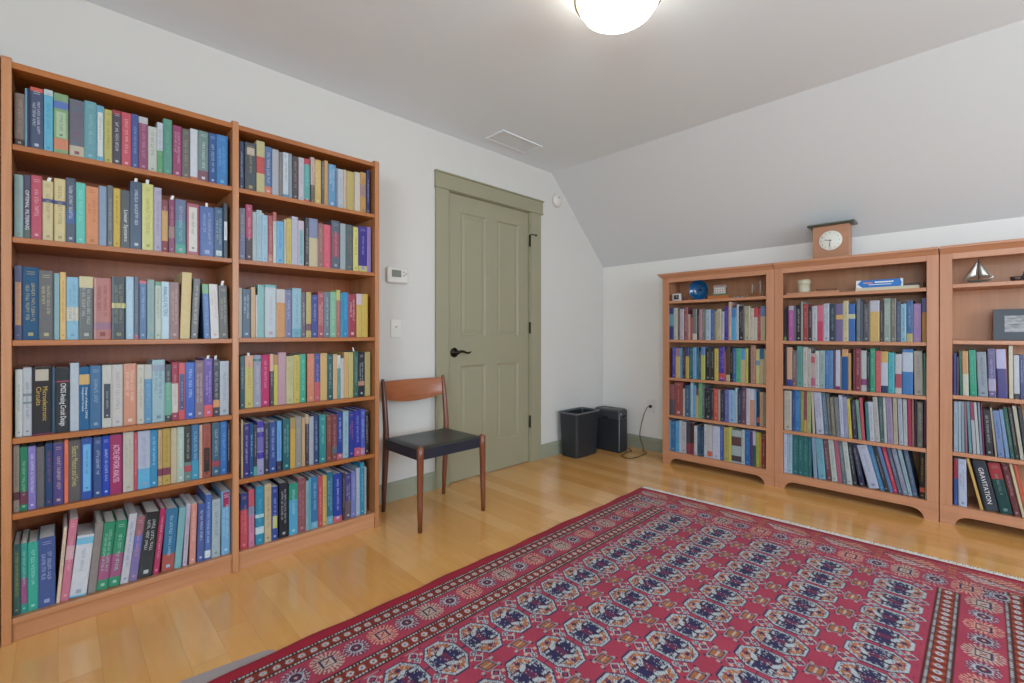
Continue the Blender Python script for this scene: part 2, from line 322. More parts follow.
# ------------------------------------------------------------------ three low cherry bookcases along the far wall
cz = wood('cherry_upright', 'ac7450', 'c89070', 'z', rough=.42); cy = wood('cherry_rail', 'ac7450', 'c89070', 'y', rough=.42); cb = wood('cherry_back', 'b47c56', 'cc966e', 'z', rough=.5)
CX0, CX1, CT = 3.53, 3.815, 1.505
SHC = [1.323, 1.010, .702, .400, .107]; SHD = [1.333, 1.022, .719, .405, .107]
def low_case(yl, yr, sh, label, crownl, crownr):
    """yl is the left end seen from the room (larger y)"""
    yc = (yl+yr)/2; t = empty('low_bookcase', (CX0, yc, 0)); tag(t, label, 'bookcase', None); a, b = yr-yc, yl-yc; D = CX1-CX0; P = .051
    MB().box(0, .02, b-P, b, .107, CT).build('face_post', cz, t, bevel=.0015); MB().box(0, .02, a, a+P, .107, CT).build('face_post', cz, t, bevel=.0015)
    MB().box(0, .02, a+P+.0003, b-P-.0003, 1.472, CT).build('top_rail', cy, t, bevel=.001)
    pts = [(b, 0), (b, .1068), (a, .1068), (a, 0), (a+P+.005, 0)]
    n = 10; R = .062
    for k in range(n+1):
        th = k/n*math.pi/2; pts.append((a+P+.012+R*(1-math.cos(th)), .004+.052*math.sin(th)))
    for k in range(n+1):
        th = (1-k/n)*math.pi/2; pts.append((b-P-.012-R*(1-math.cos(th)), .004+.052*math.sin(th)))
    pts.append((b-P-.005, 0))
    MB().prism(pts, 'x', 0, .02).build('arched_base_rail', cy, t, bevel=.001)
    MB().box(.0203, D, b-.02, b, 0, CT-.0003).build('side_panel', cz, t); MB().box(.0203, D, a, a+.02, 0, CT-.0003).build('side_panel', cz, t)
    MB().box(D-.008, D, a+.0203, b-.0203, .08, CT-.0003).build('back_panel', cb, t)
    MB().box(.0203, D-.0083, a+.0203, b-.0203, .087, .107).build('bottom_panel', cy, t)
    for z in sh[:-1]: MB().box(.004, D-.0083, a+P+.0005, b-P-.0005, z-.021, z).build('shelf', cy, t, bevel=.0015)
    e1 = .03 if crownl else -.0008; e0 = .03 if crownr else -.0008
    q = MB(); q.frustum((-.002, D, a-(.002 if crownr else -.0008), b+(.002 if crownl else -.0008)), (-.026, D, a-e0*.85, b+e1*.85), CT, 1.530); q.box(-.032, D, a-e0, b+e1, 1.5302, 1.545)
    q.build('crown_moulding', cy, t, bevel=.0015)
    return t
YC1, YC2, YC3, YC4 = 1.846, 1.018, .179, -.655
low_case(YC1, YC2+.001, SHC, 'left low cherry bookcase with the blue bowl on its top shelf', True, False)
low_case(YC2-.001, YC3+.002, SHC, 'middle low cherry bookcase with the wooden clock standing on it', False, False)
low_case(YC3-.002, YC4, SHD, 'right low cherry bookcase with the model sailboat on its top shelf', False, True)

# ------------------------------------------------------------------ books: measured spine by spine from the photograph
# seg: view origin and scale; then  left right top colour [sSHIFT = lean of the top] [bF0-F1:colour band] [iF0-F1:colour inset label] [t:colour lettering] [T:words:colour] [n = plain]
ROWS = {
'A0': """@8,75,6.833
43 113 118 7d6a60 b.86-1:3a302c t:b0a8a0; 114 134 90 5f8ca4; 134.5 150 88 24304c; 150 240 78 3f4c6b b0-.06:c8503c t:e0e4ec; 245 308 95 5aa8c4 b0-.09:b8c4c4 t:3c7c98; 313 412 118 7a9e72 b.13-.25:5470b4 b.74-.92:c97b58 i.3-.72:a0b898; 420 520 160 5d6673 b.8-1:b5aa92 t:a04858; 522 604 172 5f97a0 t:9cc0c4; 604 656 205 62a0b8 i.12-.9:c8ccc4; 658 712 232 b3aa58 t:706838; 712 775 235 4a4450 b0-.08:9a3040 t:e0e0e0
@118,95,6.833
25 90 115 c04a5c t:e8c8c8; 92 140 128 3f5590 t:a0b0d8; 142 205 145 90506e b0-.12:b4b4b4 t:c8a0b4; 205 266 212 b3b8ae t:788470; 267 308 185 b6bcc4 b.55-1:5f9a6c t:8088a0; 310 370 160 4f8e7c t:80b8a4; 375 436 205 933a64 t:e0c0d0; 438 492 228 66615e t:b0a898; 494 545 228 c0c4cc b.93-1:c07050 n; 548 618 240 6a8482 b.78-1:7c4c5c t:e0e4e0; 622 672 258 3b5c92 t:c8d4e4; 674 750 268 3f7cb8 t:80b4dc""",
'A1': """@8,165,6.833
42 105 62 8aa8a6 t:a88880; 107 156 66 48405a b.8-1:50605c T:OPTIMAL_FILTERING:e8e0e0; 157 233 68 b44058 t:e8c4cc; 236 310 105 c4b484 m b.3-.36:3e4a80 t:7c7450; 316 393 90 c8b67e b.35-.41:3e4a80 t:7c7450; 394 462 85 4a5468 b.5-.7:3f5c90 t:e4e4ec; 464 530 118 4fb8a8 t:a0e0d8; 532 618 143 d08a60 t:a4603c; 620 675 142 7c90a8 n; 678 718 138 60666c t:b8b8b8; 720 768 158 c8a844 t:68541c
@118,170,6.833
12 84 135 4a5054 T:Linear_Systems:e0e4e4; 85 165 75 3b4f68 m t:e0e8f0; 165 243 90 c2bf6c m t:908c48; 246 298 118 a8a4bc t:7c7890; 300 342 205 8c5058 b.2-.78:c89c5c; 346 390 200 7c3058 m b.5-.72:8c7068 t:d0a0b8; 392 464 198 6c7898 b.4-.83:5c8c98 b.83-1:5fa898 t:c0d4dc; 470 554 225 a04c5c i.07-.93:c8c4bc; 558 660 245 46609c m t:c0c8e0; 662 717 255 365878 i.86-.96:c0c8c0 t:c8d4dc; 720 750 228 303c48 i.33-.67:c8ccd0""",
'A2': """@8,255,6.833
40 98 72 4a4e74 i.22-.8:c08c5c t:8088a8; 100 210 80 24567c t:d0bc70; 212 312 105 5c5a5c t:c8c890; 315 352 125 78a0a8 n; 354 397 117 d0a860 t:987838; 400 482 150 84b4cc b.48-.7:c8c4b0 t:5c8ca4; 487 584 145 5c605c b0-.18:c0b484 t:d0d0cc; 588 706 155 a8645c b.72-.84:8c5c74 t:783c3c; 710 805 148 2c3438 b.42-.5:b8b068 t:a0a888
@118,255,6.833
52 108 148 98b8cc t:c0d8e4; 110 143 150 4c5468 b.93-1:a05068 t:a0a090; 145 196 175 3f6490 b0-.05:c05060 t:b8cce0; 198 251 168 7c9490 t:40a0b8; 253 296 182 a8b4a4 b0-.07:5c8c70 t:485c54; 297 352 182 a8c0cc T:ANALOG_FILTERS:34506c; 354 420 185 845c58 t:d0b0a8; 424 490 118 d0bc88 s16 n; 497 546 162 5c5a58 s20 t:d8d8d0; 588 632 198 4068a0 s-14 b0-.17:6ca060 t:90b0d8; 636 694 198 c0bcb8 s-14 t:c08c8c; 697 756 208 4c4440 m s-10 t:c0b8a0""",
'A3': """@8,350,6.833
48 101 135 c0c4c0 t:50a090; 102 162 122 b0b4bc b.38-.42:7c8490 b.5-.53:6c8c90; 162 300 122 2c2c30 i.03-.2:b0a898 b.985-1:803058 T:Microelectronic_Circuits:c8a850; 302 321 122 2c5070; 322 422 125 303438 b.2-.22:a04050 T:CMOS_Analog_Circuit_Design:e8e8e8; 424 486 90 a8b4c0 n; 486 558 118 20608c b.12-.28:c8a468 T:Design_of_Analog_CMOS_Integrated_Circuits:e8f0f4; 560 640 110 2f6490 t:a8bccc; 643 712 105 b4b4ac i.3-.85:303c4c; 713 785 103 bcb8b4 t:8c8494
@118,345,6.833
38 127 130 c48468 t:ecd8c8; 130 180 135 b8b4a8 t:74746c; 181 233 135 5c90b4 b0-.25:b8b8b0 t:a4c4dc; 235 321 103 8cacb4 b.08-.18:8490a4 t:50607c; 322 366 135 303838 b.32-.9:58a084 t:c8ccc8; 367 412 118 a04458 b.37-.87:c0bcb8; 414 461 122 c04450 i.2-.83:2c4878; 462 527 122 2458b4 t:d0e0f8; 528 589 108 84707c t:d4d0d0; 590 648 95 5c3f98 m b.8-1:d04858 t:d0c0e8; 650 695 100 30343c m b.72-.85:c88850 t:c8c8d0; 696 760 112 a4acb4 t:6c7c84""",
'A4': """@8,425,6.833
35 78 145 988c80 b.7-.82:5c3040 t:68584c; 78 136 155 1c7854 b.7-.9:6c3448 t:b0d0c0; 137 192 150 7c70b8 t:e8e4f4; 193 250 155 5c5c60 m n; 253 306 130 24406c t:b05870; 308 382 130 483c7c t:e4c8a8; 384 414 105 d86848 t:8c3c28; 416 498 110 5a5658 T:Electric_Motors_and_Drives:c0b870; 500 577 95 1c4ca0 i.1-.87:64a8d8; 583 643 88 2c4c84 t:d0d8e8; 644 697 80 1c40a8 t:c8d4f0; 698 782 72 98205c T:ACTIVE_NETWORK_ANALYSIS:ecc0d4
@118,410,6.833
35 108 155 b4b0a4 t:989078; 110 133 155 b84454 t:e8b8b8; 135 221 148 a4acc0 b.65-1:50a4cc t:7c8cac; 222 270 140 2c84b0 t:c8e4f0; 273 303 138 b8986c b.7-.83:783c50; 305 360 130 b09444 b.7-.83:783c50 t:806c2c; 362 403 125 b8a888 n; 404 453 120 a0b4a8 t:e4ece8; 455 502 118 303438 b.66-1:588484 b.72-.84:a84050 t:c0c8c8; 503 554 105 2c6c98 b.65-1:2c90b0 t:b0cce0; 556 577 105 c8a088; 578 636 100 984c40 i.45-.9:242424 t:683028; 642 700 92 345c74 b.72-.83:903c4c t:b0c4cc; 701 745 82 2468b0 t:80b8e8; 746 767 95 282c34 t:d0d0d0""",
'A5': """@8,515,6.208
27 78 190 2c5c5c i.1-.9:3c6458 t:c8b850; 79 121 180 1c8c80 b.5-.87:904c7c t:b0e0d8; 122 187 175 18a08c t:b0e8dc; 188 294 150 40548c t:b0b8d8; 298 322 80 d0b8a0 s48; 324 377 30 c06c84 s60 b.33-.5:c8a0a8 t:e8b8c4; 379 489 135 c0c4cc s52 b.04-.15:60b4d4 b.97-1:60b4d4 t:7c8498; 492 545 55 847c78 s52 n; 547 620 50 1c8460 s52 b.5-.85:984c78 t:b8e0d0; 622 692 40 1c8460 s52 b.5-.85:984c78 t:b8e0d0
@118,475,5.94
12 62 235 b4b4bc s56 t:5068b0; 64 115 250 90606c s50 b.3-.5:5c68b0 b.5-1:786ca0 t:e0a0a0; 117 205 228 202428 s48 t:e0e0e0; 207 243 205 a81c54 s46 t:f0b8cc; 258 330 205 2c6c94 s30 b.73-1:a85048 t:b0d0e0; 333 375 195 6ca4ac s32 n; 383 415 175 b0a4b8 s25; 423 460 175 c88478 s12 t:f0d0c8; 468 513 175 3c5090 s9 t:dce4ec; 514 550 120 3c64a8 s8 b.86-.97:c0ccd8 t:c8d8f0; 556 607 150 98a8b0 s4 t:607078; 615 667 100 64a0c8 i.02-.25:a02c50 t:c8e0f0""",
'B0': """@236,130,11.386
38 90 125 3c4c6c t:d0d8e8; 103 232 135 505860 i.1-.25:b8a898 t:d0ac50; 236 328 118 b8b080 b.3-.62:b85450 n; 330 408 185 4c6c98 b.83-1:c86c50 t:dcd4d4; 412 488 215 a0a4ac n; 490 532 250 77706c t:a8a09c; 535 599 252 b4c0c8 b.92-1:4c88b0; 600 638 268 84909c n; 640 712 295 403c40 t:c09898; 714 775 310 b4aeb8 t:8c8890
@304,155,11.386
2 68 40 5ca0a0 b0-.13:b84454 b.93-1:b84c5c t:a0d0c8; 78 122 25 c0a49c b.6-1:605854; 125 196 50 c0a050 t:e4d0a0; 200 231 75 4c5054 t:c8c8d0; 232 275 62 b88848 n; 278 363 100 4c88b0 t:e0d4e0; 364 386 150 7080a0; 387 445 158 a8b0b8 t:7c8894; 446 485 165 b8a090 n; 487 574 180 b09c50 n; 578 640 192 c4b8ac n; 643 706 192 b8883c b.3-.6:a07c80; 713 750 170 2c2c64 t:d0d0e0""",
'B1': """@236,200,9.757
28 93 75 6c6c7c b.5-1:606488 t:c0c0c8; 98 160 42 b0506c b.6-1:5c5458 t:e8c4d0; 162 199 115 9cacac t:809090; 200 254 97 94b0bc t:7090a0; 255 312 145 90b0c4 m t:7094b0; 315 361 150 a04848 b.82-1:b07060 t:dcb8b0; 363 395 118 b8c0bc b0-.18:b86058; 397 466 205 64a0c4 t:3c70a4; 468 494 190 b0ac94 t:848068; 495 543 180 c4b060 t:a08c48; 545 606 160 a8a8b8 n; 608 665 200 b8a8b4 i.2-.96:80a4ac
@304,210,9.757
12 48 75 383c44 t:d8d8d8; 50 135 80 c0b490 b0-.4:8088a8 n; 140 191 130 90605c t:d0a8a0; 192 262 140 c84c60 t:e87888; 267 352 100 505868 i.25-.75:a04050 t:b0b4bc; 355 408 130 94a0a4 n; 412 478 140 4c5c64 t:98884c; 482 530 165 c8c060 t:38343c; 533 617 155 403488 b.87-1:b8b46c t:b0a8e0; 618 654 165 8870ac n""",
'B2': """@236,280,10.514
20 65 82 b0a898 n; 68 155 95 304c64 t:c0d0dc; 157 206 75 b89060 n; 207 228 158 b8b4b0; 230 299 50 6ca09c n; 302 426 48 a8b4b8 b0-.05:60a4a0 t:c08c94; 428 518 95 c89460 b0-.28:c0bcbc n; 520 588 105 64648c t:c8c4d8; 590 689 85 80a8b8 b.82-1:6098ac t:5c8090; 690 735 130 5c5058 t:d0c8c8
@304,280,10.514
25 78 128 b09c4c b.7-.85:704050 n; 80 146 155 485494 t:b8bcdc; 148 213 125 a04850 t:e4d0c8; 215 273 125 5c7080 t:c0ccd4; 275 341 125 74a888 t:b4d0c0; 343 383 105 a85c50 m b0-.22:b8b450 t:e0a898; 385 404 140 3c90b0; 405 466 130 2c88b8 t:70b8dc; 468 551 150 98283c t:e8d4d4; 553 613 145 c0a440 b0-.25:c0b0b8 n; 614 672 148 c0a038 n""",
'B3': """@236,345,9.757
38 88 110 20505c t:b8ccd0; 89 170 105 b8a850 m b0-.22:c89070 t:8c7c34; 172 246 100 9494a8 b.07-.12:1c8078 t:c8c8d8; 248 326 97 b42c64 t:e8b0c8; 330 369 90 403840 b0-.33:d0a080 t:d0d0d0; 370 411 98 b8ac38 b0-.2:a87840 n; 413 490 75 b08894 n; 492 564 110 b4b080 t:988c54; 566 625 100 b8a43c t:887828; 626 683 90 28987c t:98dcc8
@304,340,9.757
33 103 135 c47858 t:e0a488; 105 158 135 b84c58 b0-.6:3c4890 t:a0a8d4; 160 227 130 c4a060 n; 229 283 140 145458 t:b0d0d0; 285 325 140 c8a070 n; 326 358 150 5c9490 b0-.3:b8c8c4; 359 391 180 b8b0b0 n; 393 434 120 c49c5c n; 436 482 120 b8a860 n; 487 530 112 2c5c50 m t:a8c0b8; 532 592 125 2c2c38 b.65-.75:b07860 t:c8c8c8; 595 648 118 a8985c n""",
'B4': """@236,410,9.757
25 48 135 2c2420 t:c8b8a8; 49 71 100 c0a878; 75 131 140 342c74 t:d0c8ec; 132 173 130 1c4c80 t:c0d4ec; 174 206 155 3c3c44 b.82-1:50a090 t:d0d0d0; 208 272 115 9090b8 b0-.12:3c30a0 b.2-.3:3c30a0 b.3-.56:6860b0 b.58-.7:3c30a0; 275 326 130 2c3048 t:d0d0dc; 328 393 120 24488c t:c8d4e8; 400 446 110 5c98d0 b.8-1:38344c; 458 529 90 045c64 t:a0d0d0; 531 580 80 c0983c b0-.22:a88c54 n; 582 641 70 888880 t:b0b0a8; 643 676 75 b8946c n
@304,400,9.757
15 48 145 383840 b0-.18:b8a080 t:c0c0c8; 51 95 165 9ca0ac n; 97 143 150 2c4470 t:c0cce0; 151 216 150 188084 t:b0dcd4; 222 272 150 7c4034 t:c8988c; 275 323 145 784048 b.7-.85:50606c t:c89090; 325 379 120 1c3c90 b.88-1:c05c64 t:d0dcf4; 381 435 115 88acb8 t:587c8c; 438 491 115 1c348c t:d47484; 493 553 105 24309c b.82-1:c05068 t:b8c0ec; 555 596 95 4458b0 b.85-1:b08098 t:c0c8ec; 597 632 110 202024 t:c8c8c8""",
'B5': """@236,475,8.543
33 103 165 b83848 b0-.3:1c3c78 t:e09098; 108 158 130 c06c90 b0-.3:c0485c b.3-.45:7888a8; 168 241 105 1c80a0 b.48-.54:b0c8cc b.7-.82:b0c8cc t:70b8cc; 245 303 85 b8a47c t:68583c; 305 359 105 1c3c88 i.55-.78:b8b84c t:c0cce8; 372 446 75 24242c t:c8c8d0; 455 528 80 3c98c0 b0-.32:148c74 t:b0d8d0; 529 597 35 844850 t:c09098
@304,455,8.543
8 38 230 78a4b0; 39 63 200 4c9cb0; 65 120 190 2c6c9c b.87-1:6ca4bc t:b0d0e8; 123 159 185 b84450 t:f0a8a8; 161 195 180 c0a048; 197 249 150 146884 b.85-1:60a0b8 t:b0d4dc; 252 326 165 1c3898 b.88-1:c05060 t:d0d8f4; 331 351 150 44343c; 353 403 165 3c3c80 b.6-1:5c5064 t:d0c8e0; 405 443 145 6c74b0 t:b8bce0; 446 479 115 98a4b8 t:d0d4dc; 481 516 70 1880a0 t:98cce0; 517 534 105 94a0a4""",
'C0': """@664,295,9.309
42 88 122 2c3c78 b.2-.57:5c94a8; 90 125 122 b4b0a4; 126 146 115 5c4c48; 148 183 130 b4a8b0; 185 218 115 884c50; 222 243 180 b89484; 244 262 210 a83038; 265 304 130 70706c b.8-1:c0b8a8; 306 325 170 2c2024; 327 356 133 b08088; 358 383 130 68706c; 386 432 137 9cb0c0; 433 468 140 3c5c9c; 470 490 150 a08c50; 492 532 132 b0a890; 535 560 155 a8acb8; 562 598 110 44308c t:a098d8; 600 626 65 c0a090; 628 674 120 489cc8 b0-.3:3c78b0; 676 694 90 b0b0b0; 696 745 105 302c34 t:b0b0b0; 748 799 105 a8a488; 800 835 125 b8b09c; 836 868 115 b4b0a0 b0-.3:b04048; 870 896 125 a83040; 898 942 105 b0a480 b0-.3:6078a0""",
'C1': """@664,340,9.309
75 105 70 4444a0; 107 148 75 c0a060 b0-.28:907484; 150 168 75 5090b8; 170 198 70 342c38 t:b0b0b0; 200 232 72 b89c44 b0-.28:484478; 235 265 70 1c5c64 t:90b0b0; 268 300 70 6ca0cc; 302 321 70 1c6478; 322 341 110 384858; 343 382 65 a8ac54 b0-.25:5880b4; 385 430 75 282828 t:c8c8c8; 432 468 75 303030 t:c8c8c8; 470 505 80 c0ac38; 508 562 65 44389c b.77-.95:c04450 t:b0a8e0; 563 574 110 b04450; 576 612 70 54402c b.8-1:b0a484; 614 640 80 101418; 642 670 75 2860a8; 672 713 78 4ca87c; 715 752 80 b8a078 b0-.33:4c8cc4; 755 782 78 b4b040; 784 806 85 40201c; 808 850 52 a87c6c; 854 888 85 b8b070 b.33-.47:5c88a0; 890 928 80 b0a078 b0-.3:20648c; 930 952 82 b0a484""",
'C2': """@664,375,9.309
50 95 85 885058 b.5-1:4c505c; 97 172 65 904440; 175 194 130 b0a8a0; 195 243 95 34587c; 245 268 65 94b4c0; 270 297 100 5c9cd0; 298 318 120 b89c54 b0-.25:843838; 320 352 70 60a46c; 353 375 85 606868; 378 440 130 242c34 t:a8acb0; 442 462 130 503c44; 463 503 130 c04c3c; 505 522 140 a89c90; 524 562 150 2c3448 t:a0a8b8; 565 600 135 6060a8 t:b0b4e0; 602 660 140 80a8cc; 662 682 120 a0b0bc; 684 720 140 303c54 t:a0a8b8; 722 762 110 644458; 765 799 125 b8b4c0; 800 840 130 c08468 b0-.3:b8b8c4; 842 858 140 70a0c0; 862 888 150 1c3458 b.75-.9:b84828; 890 922 160 b09068; 924 950 165 888070""",
'C3': """@664,412,9.309
45 62 75 6c98c0; 62 105 85 2468a0 t:b0b870; 107 140 85 4c9ccc; 142 160 80 b4bcc8; 162 205 90 a8a8b4; 207 240 100 40404c b.65-1:803848; 242 278 100 402c34 b.65-1:882c40; 280 308 130 b4b8bc; 310 340 140 2c4c68 t:90a8b8; 341 370 145 1c3c5c t:90a8b8; 372 401 115 b0b8c0; 402 447 120 b4b0b4 b.8-.95:c05848; 450 520 130 b4b8cc t:9098b8; 522 551 135 3058a8; 555 605 140 a89c4c; 606 626 140 b8bc50; 628 718 165 94a4a8 b.2-.48:5c4040 b.78-.95:4c3c48; 720 750 165 a8b4b8; 752 800 165 1c5c9c t:90b8dc; 802 824 180 50346c; 825 852 180 2c5850 b0-.4:a8a8bc; 856 888 190 a0a438; 890 905 200 b88830; 907 945 215 7c3834""",
'D0': """@780,290,12.413
52 76 230 30303c b.88-1:6c9c60; 78 105 205 241c28; 107 167 200 a8509c b0-.12:a8a4b0 t:e0a0d8; 170 198 200 606070 t:a0a0a8; 200 261 185 282428 t:e0e0e0; 262 283 145 94a09c; 285 348 175 983838 t:d8a098; 350 398 210 342c30 t:d0d0d0; 400 461 200 b0b0b8; 463 535 190 c06478 b.45-1:b83458; 538 610 170 a8b0c0; 612 690 175 2c3c4c t:a8b4bc; 692 780 170 6c608c b.3-.42:c8a058; 782 848 135 c0b488; 850 931 170 3c68a8 b.28-.4:b8b890
@853,285,11.387
38 80 160 606c74 t:b0b8bc; 82 112 190 505868; 115 188 215 4c4c54 t:b8b8bc; 190 301 180 c0a058 b0-.27:b0b0bc; 305 345 190 44383c t:c0b8b8; 350 425 155 84948c t:dce4dc; 428 489 155 6c685c; 492 539 190 444c68 t:a8b0c0; 542 605 215 78a8c0; 608 678 180 2c5c90 b.8-1:b0a050 t:a8c0dc; 684 775 215 9070a8 t:c8a860; 785 845 150 b08444 b0-.32:5c6490""",
'D1': """@780,340,12.413
52 84 80 2c2430; 85 150 90 c0987c b.83-1:40408c; 152 205 130 745860; 208 279 78 509088; 285 340 90 b4aea8; 342 383 110 a8a4a0; 385 432 165 b09894 b.1-.28:b05058 b.72-.95:b05070; 435 487 135 b0b4b8; 490 556 130 8ca4a4; 560 605 130 3870b0 t:b0c8e8; 607 655 130 5080b0; 657 689 130 5c4860; 690 745 125 b0b0c8 b.92-1:7c2860; 747 765 200 80786c; 766 844 115 08508c b0-.18:c09060; 846 880 165 b89058
@853,340,11.387
2 25 110 743c48; 26 88 100 7c3040 t:d8b0b8; 92 153 120 a8acac b.7-.85:884070; 155 194 140 283038 t:a8b0b8; 195 248 98 189070; 252 315 125 b84c50 t:d89090; 318 396 130 b0b4c4 b0-.27:c09c50 b.83-1:1c3c5c; 400 472 145 34a4b0; 478 553 160 b0b0b4 b.5-.85:a04458; 560 682 105 3070b0 b.07-.5:acb8c8; 700 800 125 98948c s-12; 802 829 150 2c6c50; 830 848 205 a89c88""",
'D2': """@780,385,13.653
55 157 75 b0aca0; 165 204 60 204c8c; 205 275 65 2870ac t:90b8dc; 278 325 80 808c44; 328 362 80 8c3c54 b.7-1:c09050; 365 440 85 98a068; 445 490 85 b0a898 s-25; 495 605 90 a8acc0 s-45 t:50506c; 610 665 105 506c84 s-52; 668 710 120 5c5c5c s-48; 715 765 170 707060 s-42; 770 825 165 6c7078 s-40 t:a8acb0; 828 879 140 a8b0c8 s-34; 881 938 165 8c90b0 s-34; 942 985 190 c0b040 s-34
@853,388,11.99
4 50 150 34304c s-28; 65 105 145 6c9480 s-40; 108 145 120 b84858 s-36; 165 200 170 30747c s-24; 203 265 165 b0b4c0 s-26; 268 325 105 a8a8a8 s-36; 328 375 110 3c5c5c s-28; 377 410 110 a8b0b0 s-24; 416 488 105 9080a0 s-28; 491 540 95 a8a088 s-18; 552 605 105 a0a8bc s-22; 608 655 135 a8acac s-13; 662 705 135 9c2c4c s-12; 709 736 135 8c5c5c s-8; 738 766 145 2c2424; 770 838 175 6c6c64; 850 886 150 4c2040""",
'D3': """@780,425,10.507
38 75 45 b0b8d0; 77 128 45 90b0c8; 130 187 60 1c6468 t:80b0b0; 190 243 60 1c6468 t:80b0b0; 245 294 60 1c6468 t:80b0b0; 297 344 60 1c6468 t:80b0b0; 348 400 100 8098b8 s-24; 404 490 60 68a0b4 s-36; 494 543 105 68404c s-48; 547 605 110 a8b4b0 s-46; 608 655 120 a85870 s-46; 660 702 130 587078 s-52; 706 766 130 b0b8b8 s-56
@853,430,9.76
4 56 90 30343c s-62; 65 138 95 242c48 s-85; 148 262 90 a8b0c8 s-125; 268 310 110 3078a8 s-130; 314 355 90 2c3038 s-130; 360 397 85 5878a8 s-132; 401 440 110 b02c50 s-125 t:e8c0c8; 446 485 120 505c78 s-125 t:d0d4e0; 490 540 110 788098 s-122 t:d0d4e0; 544 585 115 88a4b0 s-115; 590 634 115 48607c s-102; 650 702 160 201818 b.76-.86:b84828 t:c8a830; 704 718 150 b0a890""",
'E0': """@950,340,11.378
38 75 150 3c387c; 78 107 190 504048; 113 144 125 1c6450 s-12; 147 215 125 b8b8a8 s-12 b0-.52:c08c58; 228 308 115 109070 s-20 t:70c8b0; 322 432 135 8c98a4 s-24; 440 525 100 5c5484 s-18 b.62-.87:a098b8 t:c0b8dc; 540 655 105 40387c s-24 b0-.4:a8a4c8; 672 722 65 c0b8a0 s-8; 728 795 175 b0b4c0 s-8 b.88-1:383840; 800 842 170 3c4474 s-8 t:d0d4e0""",
'E1': """@950,395,5.46
20 45 35 94a4b4 s-6; 46 62 35 94a8b4 s-8; 64 82 35 7c90a0 s-10; 84 101 35 906070 s-13; 104 122 35 5c8c98 s-20; 125 145 38 a0a4ac s-24 b0-.35:903858; 148 165 40 a8b0b0 s-22; 167 180 42 7c88a0 s-18; 182 192 45 8c2c4c s-14; 194 243 80 282c34 s-20 t:d0d0d0; 247 259 70 a89c80 s-30; 262 300 85 6880b0 s-32 t:303c70; 304 328 80 6c8cb0 s-38; 331 355 70 1c5448 s-44 t:a0b8b0; 358 380 70 302c30 s-44 t:c0c0c0; 384 406 60 a8a898 s-46; 410 432 70 303840 s-40""",
'E2': """@950,395,5.46
20 45 350 2c5090 b0-.42:903040; 47 96 348 a8b4d0 s-4; 166 184 345 c09c50 s-80; 192 270 355 2c3440 s-74 T:GRAVITATION:e8e8ec; 276 346 368 1c4444 s-74 b0-.32:a03038 t:90b0a8; 352 390 375 5c1c28 s-74 t:d8b0b4; 395 413 375 c0b490 s-74; 418 440 380 c04c30 s-74""",
}
BK = 1.04      # lightness of the covers against their look in the photograph
NAMES = [('black','26262a'),('charcoal','44464c'),('grey','74767a'),('light grey','a4a8ac'),('white','c4c4c2'),('navy','263a66'),('dark teal','205660'),('royal blue','2c50a8'),('steel blue','46689a'),('sky blue','66a4cc'),('pale blue','98b6c8'),
 ('teal','2c8c90'),('turquoise','4cb4ac'),('green','2c8460'),('sage green','78a080'),('olive','98a048'),('yellow','c4b448'),('mustard','b8923c'),('cream','c0b48e'),('tan','b8946a'),('orange','c8885c'),('red','b43848'),('coral','d06850'),
 ('maroon','7c3440'),('magenta','a0285c'),('pink','c07c90'),('mauve','8c6c7c'),('purple','503c8c'),('lilac','9890b8'),('brown','6c4c40'),('rust','984c3c'),('dusty rose','a86460'),('taupe','8c7e76'),('dark grey','5c5c5e')]
def hexrgb(h): return [int(h[i:i+2], 16) for i in (0, 2, 4)]
def cname(h):
    r = hexrgb(h); best = min(NAMES, key=lambda n: sum(w_*(p-q)**2 for w_, p, q in zip((3, 4, 2), r, hexrgb(n[1])))+2.0*((max(r)-min(r))-(max(hexrgb(n[1]))-min(hexrgb(n[1]))))**2)
    return best[0]

def parse(key):
    out = []; x0 = y0 = s = 0
    for ln in ROWS[key].strip().split('\n'):
        if ln.startswith('@'): x0, y0, s = [float(q) for q in ln[1:].split(',')]; continue
        for it in ln.split(';'):
            p = it.split()
            if not p: continue
            d = dict(ul=x0+float(p[0])/s, ur=x0+float(p[1])/s, vt=y0+float(p[2])/s, col=p[3], sh=0, bands=[], ins=[], t=None, T=None, plain=False)
            for q in p[4:]:
                if q[0] == 's': d['sh'] = float(q[1:])/s
                elif q[0] in 'bi': fr, c = q[1:].split(':'); a, b = fr.split('-'); (d['bands'] if q[0] == 'b' else d['ins']).append((float(a), float(b), c))
                elif q[0] == 't': d['t'] = q[2:]
                elif q[0] == 'T': _, txt, c = q.split(':'); d['T'] = (txt.replace('_', ' '), c)
                elif q == 'n': d['plain'] = True
                elif q == 'm': d['mark'] = True
            out.append(d)
    return out

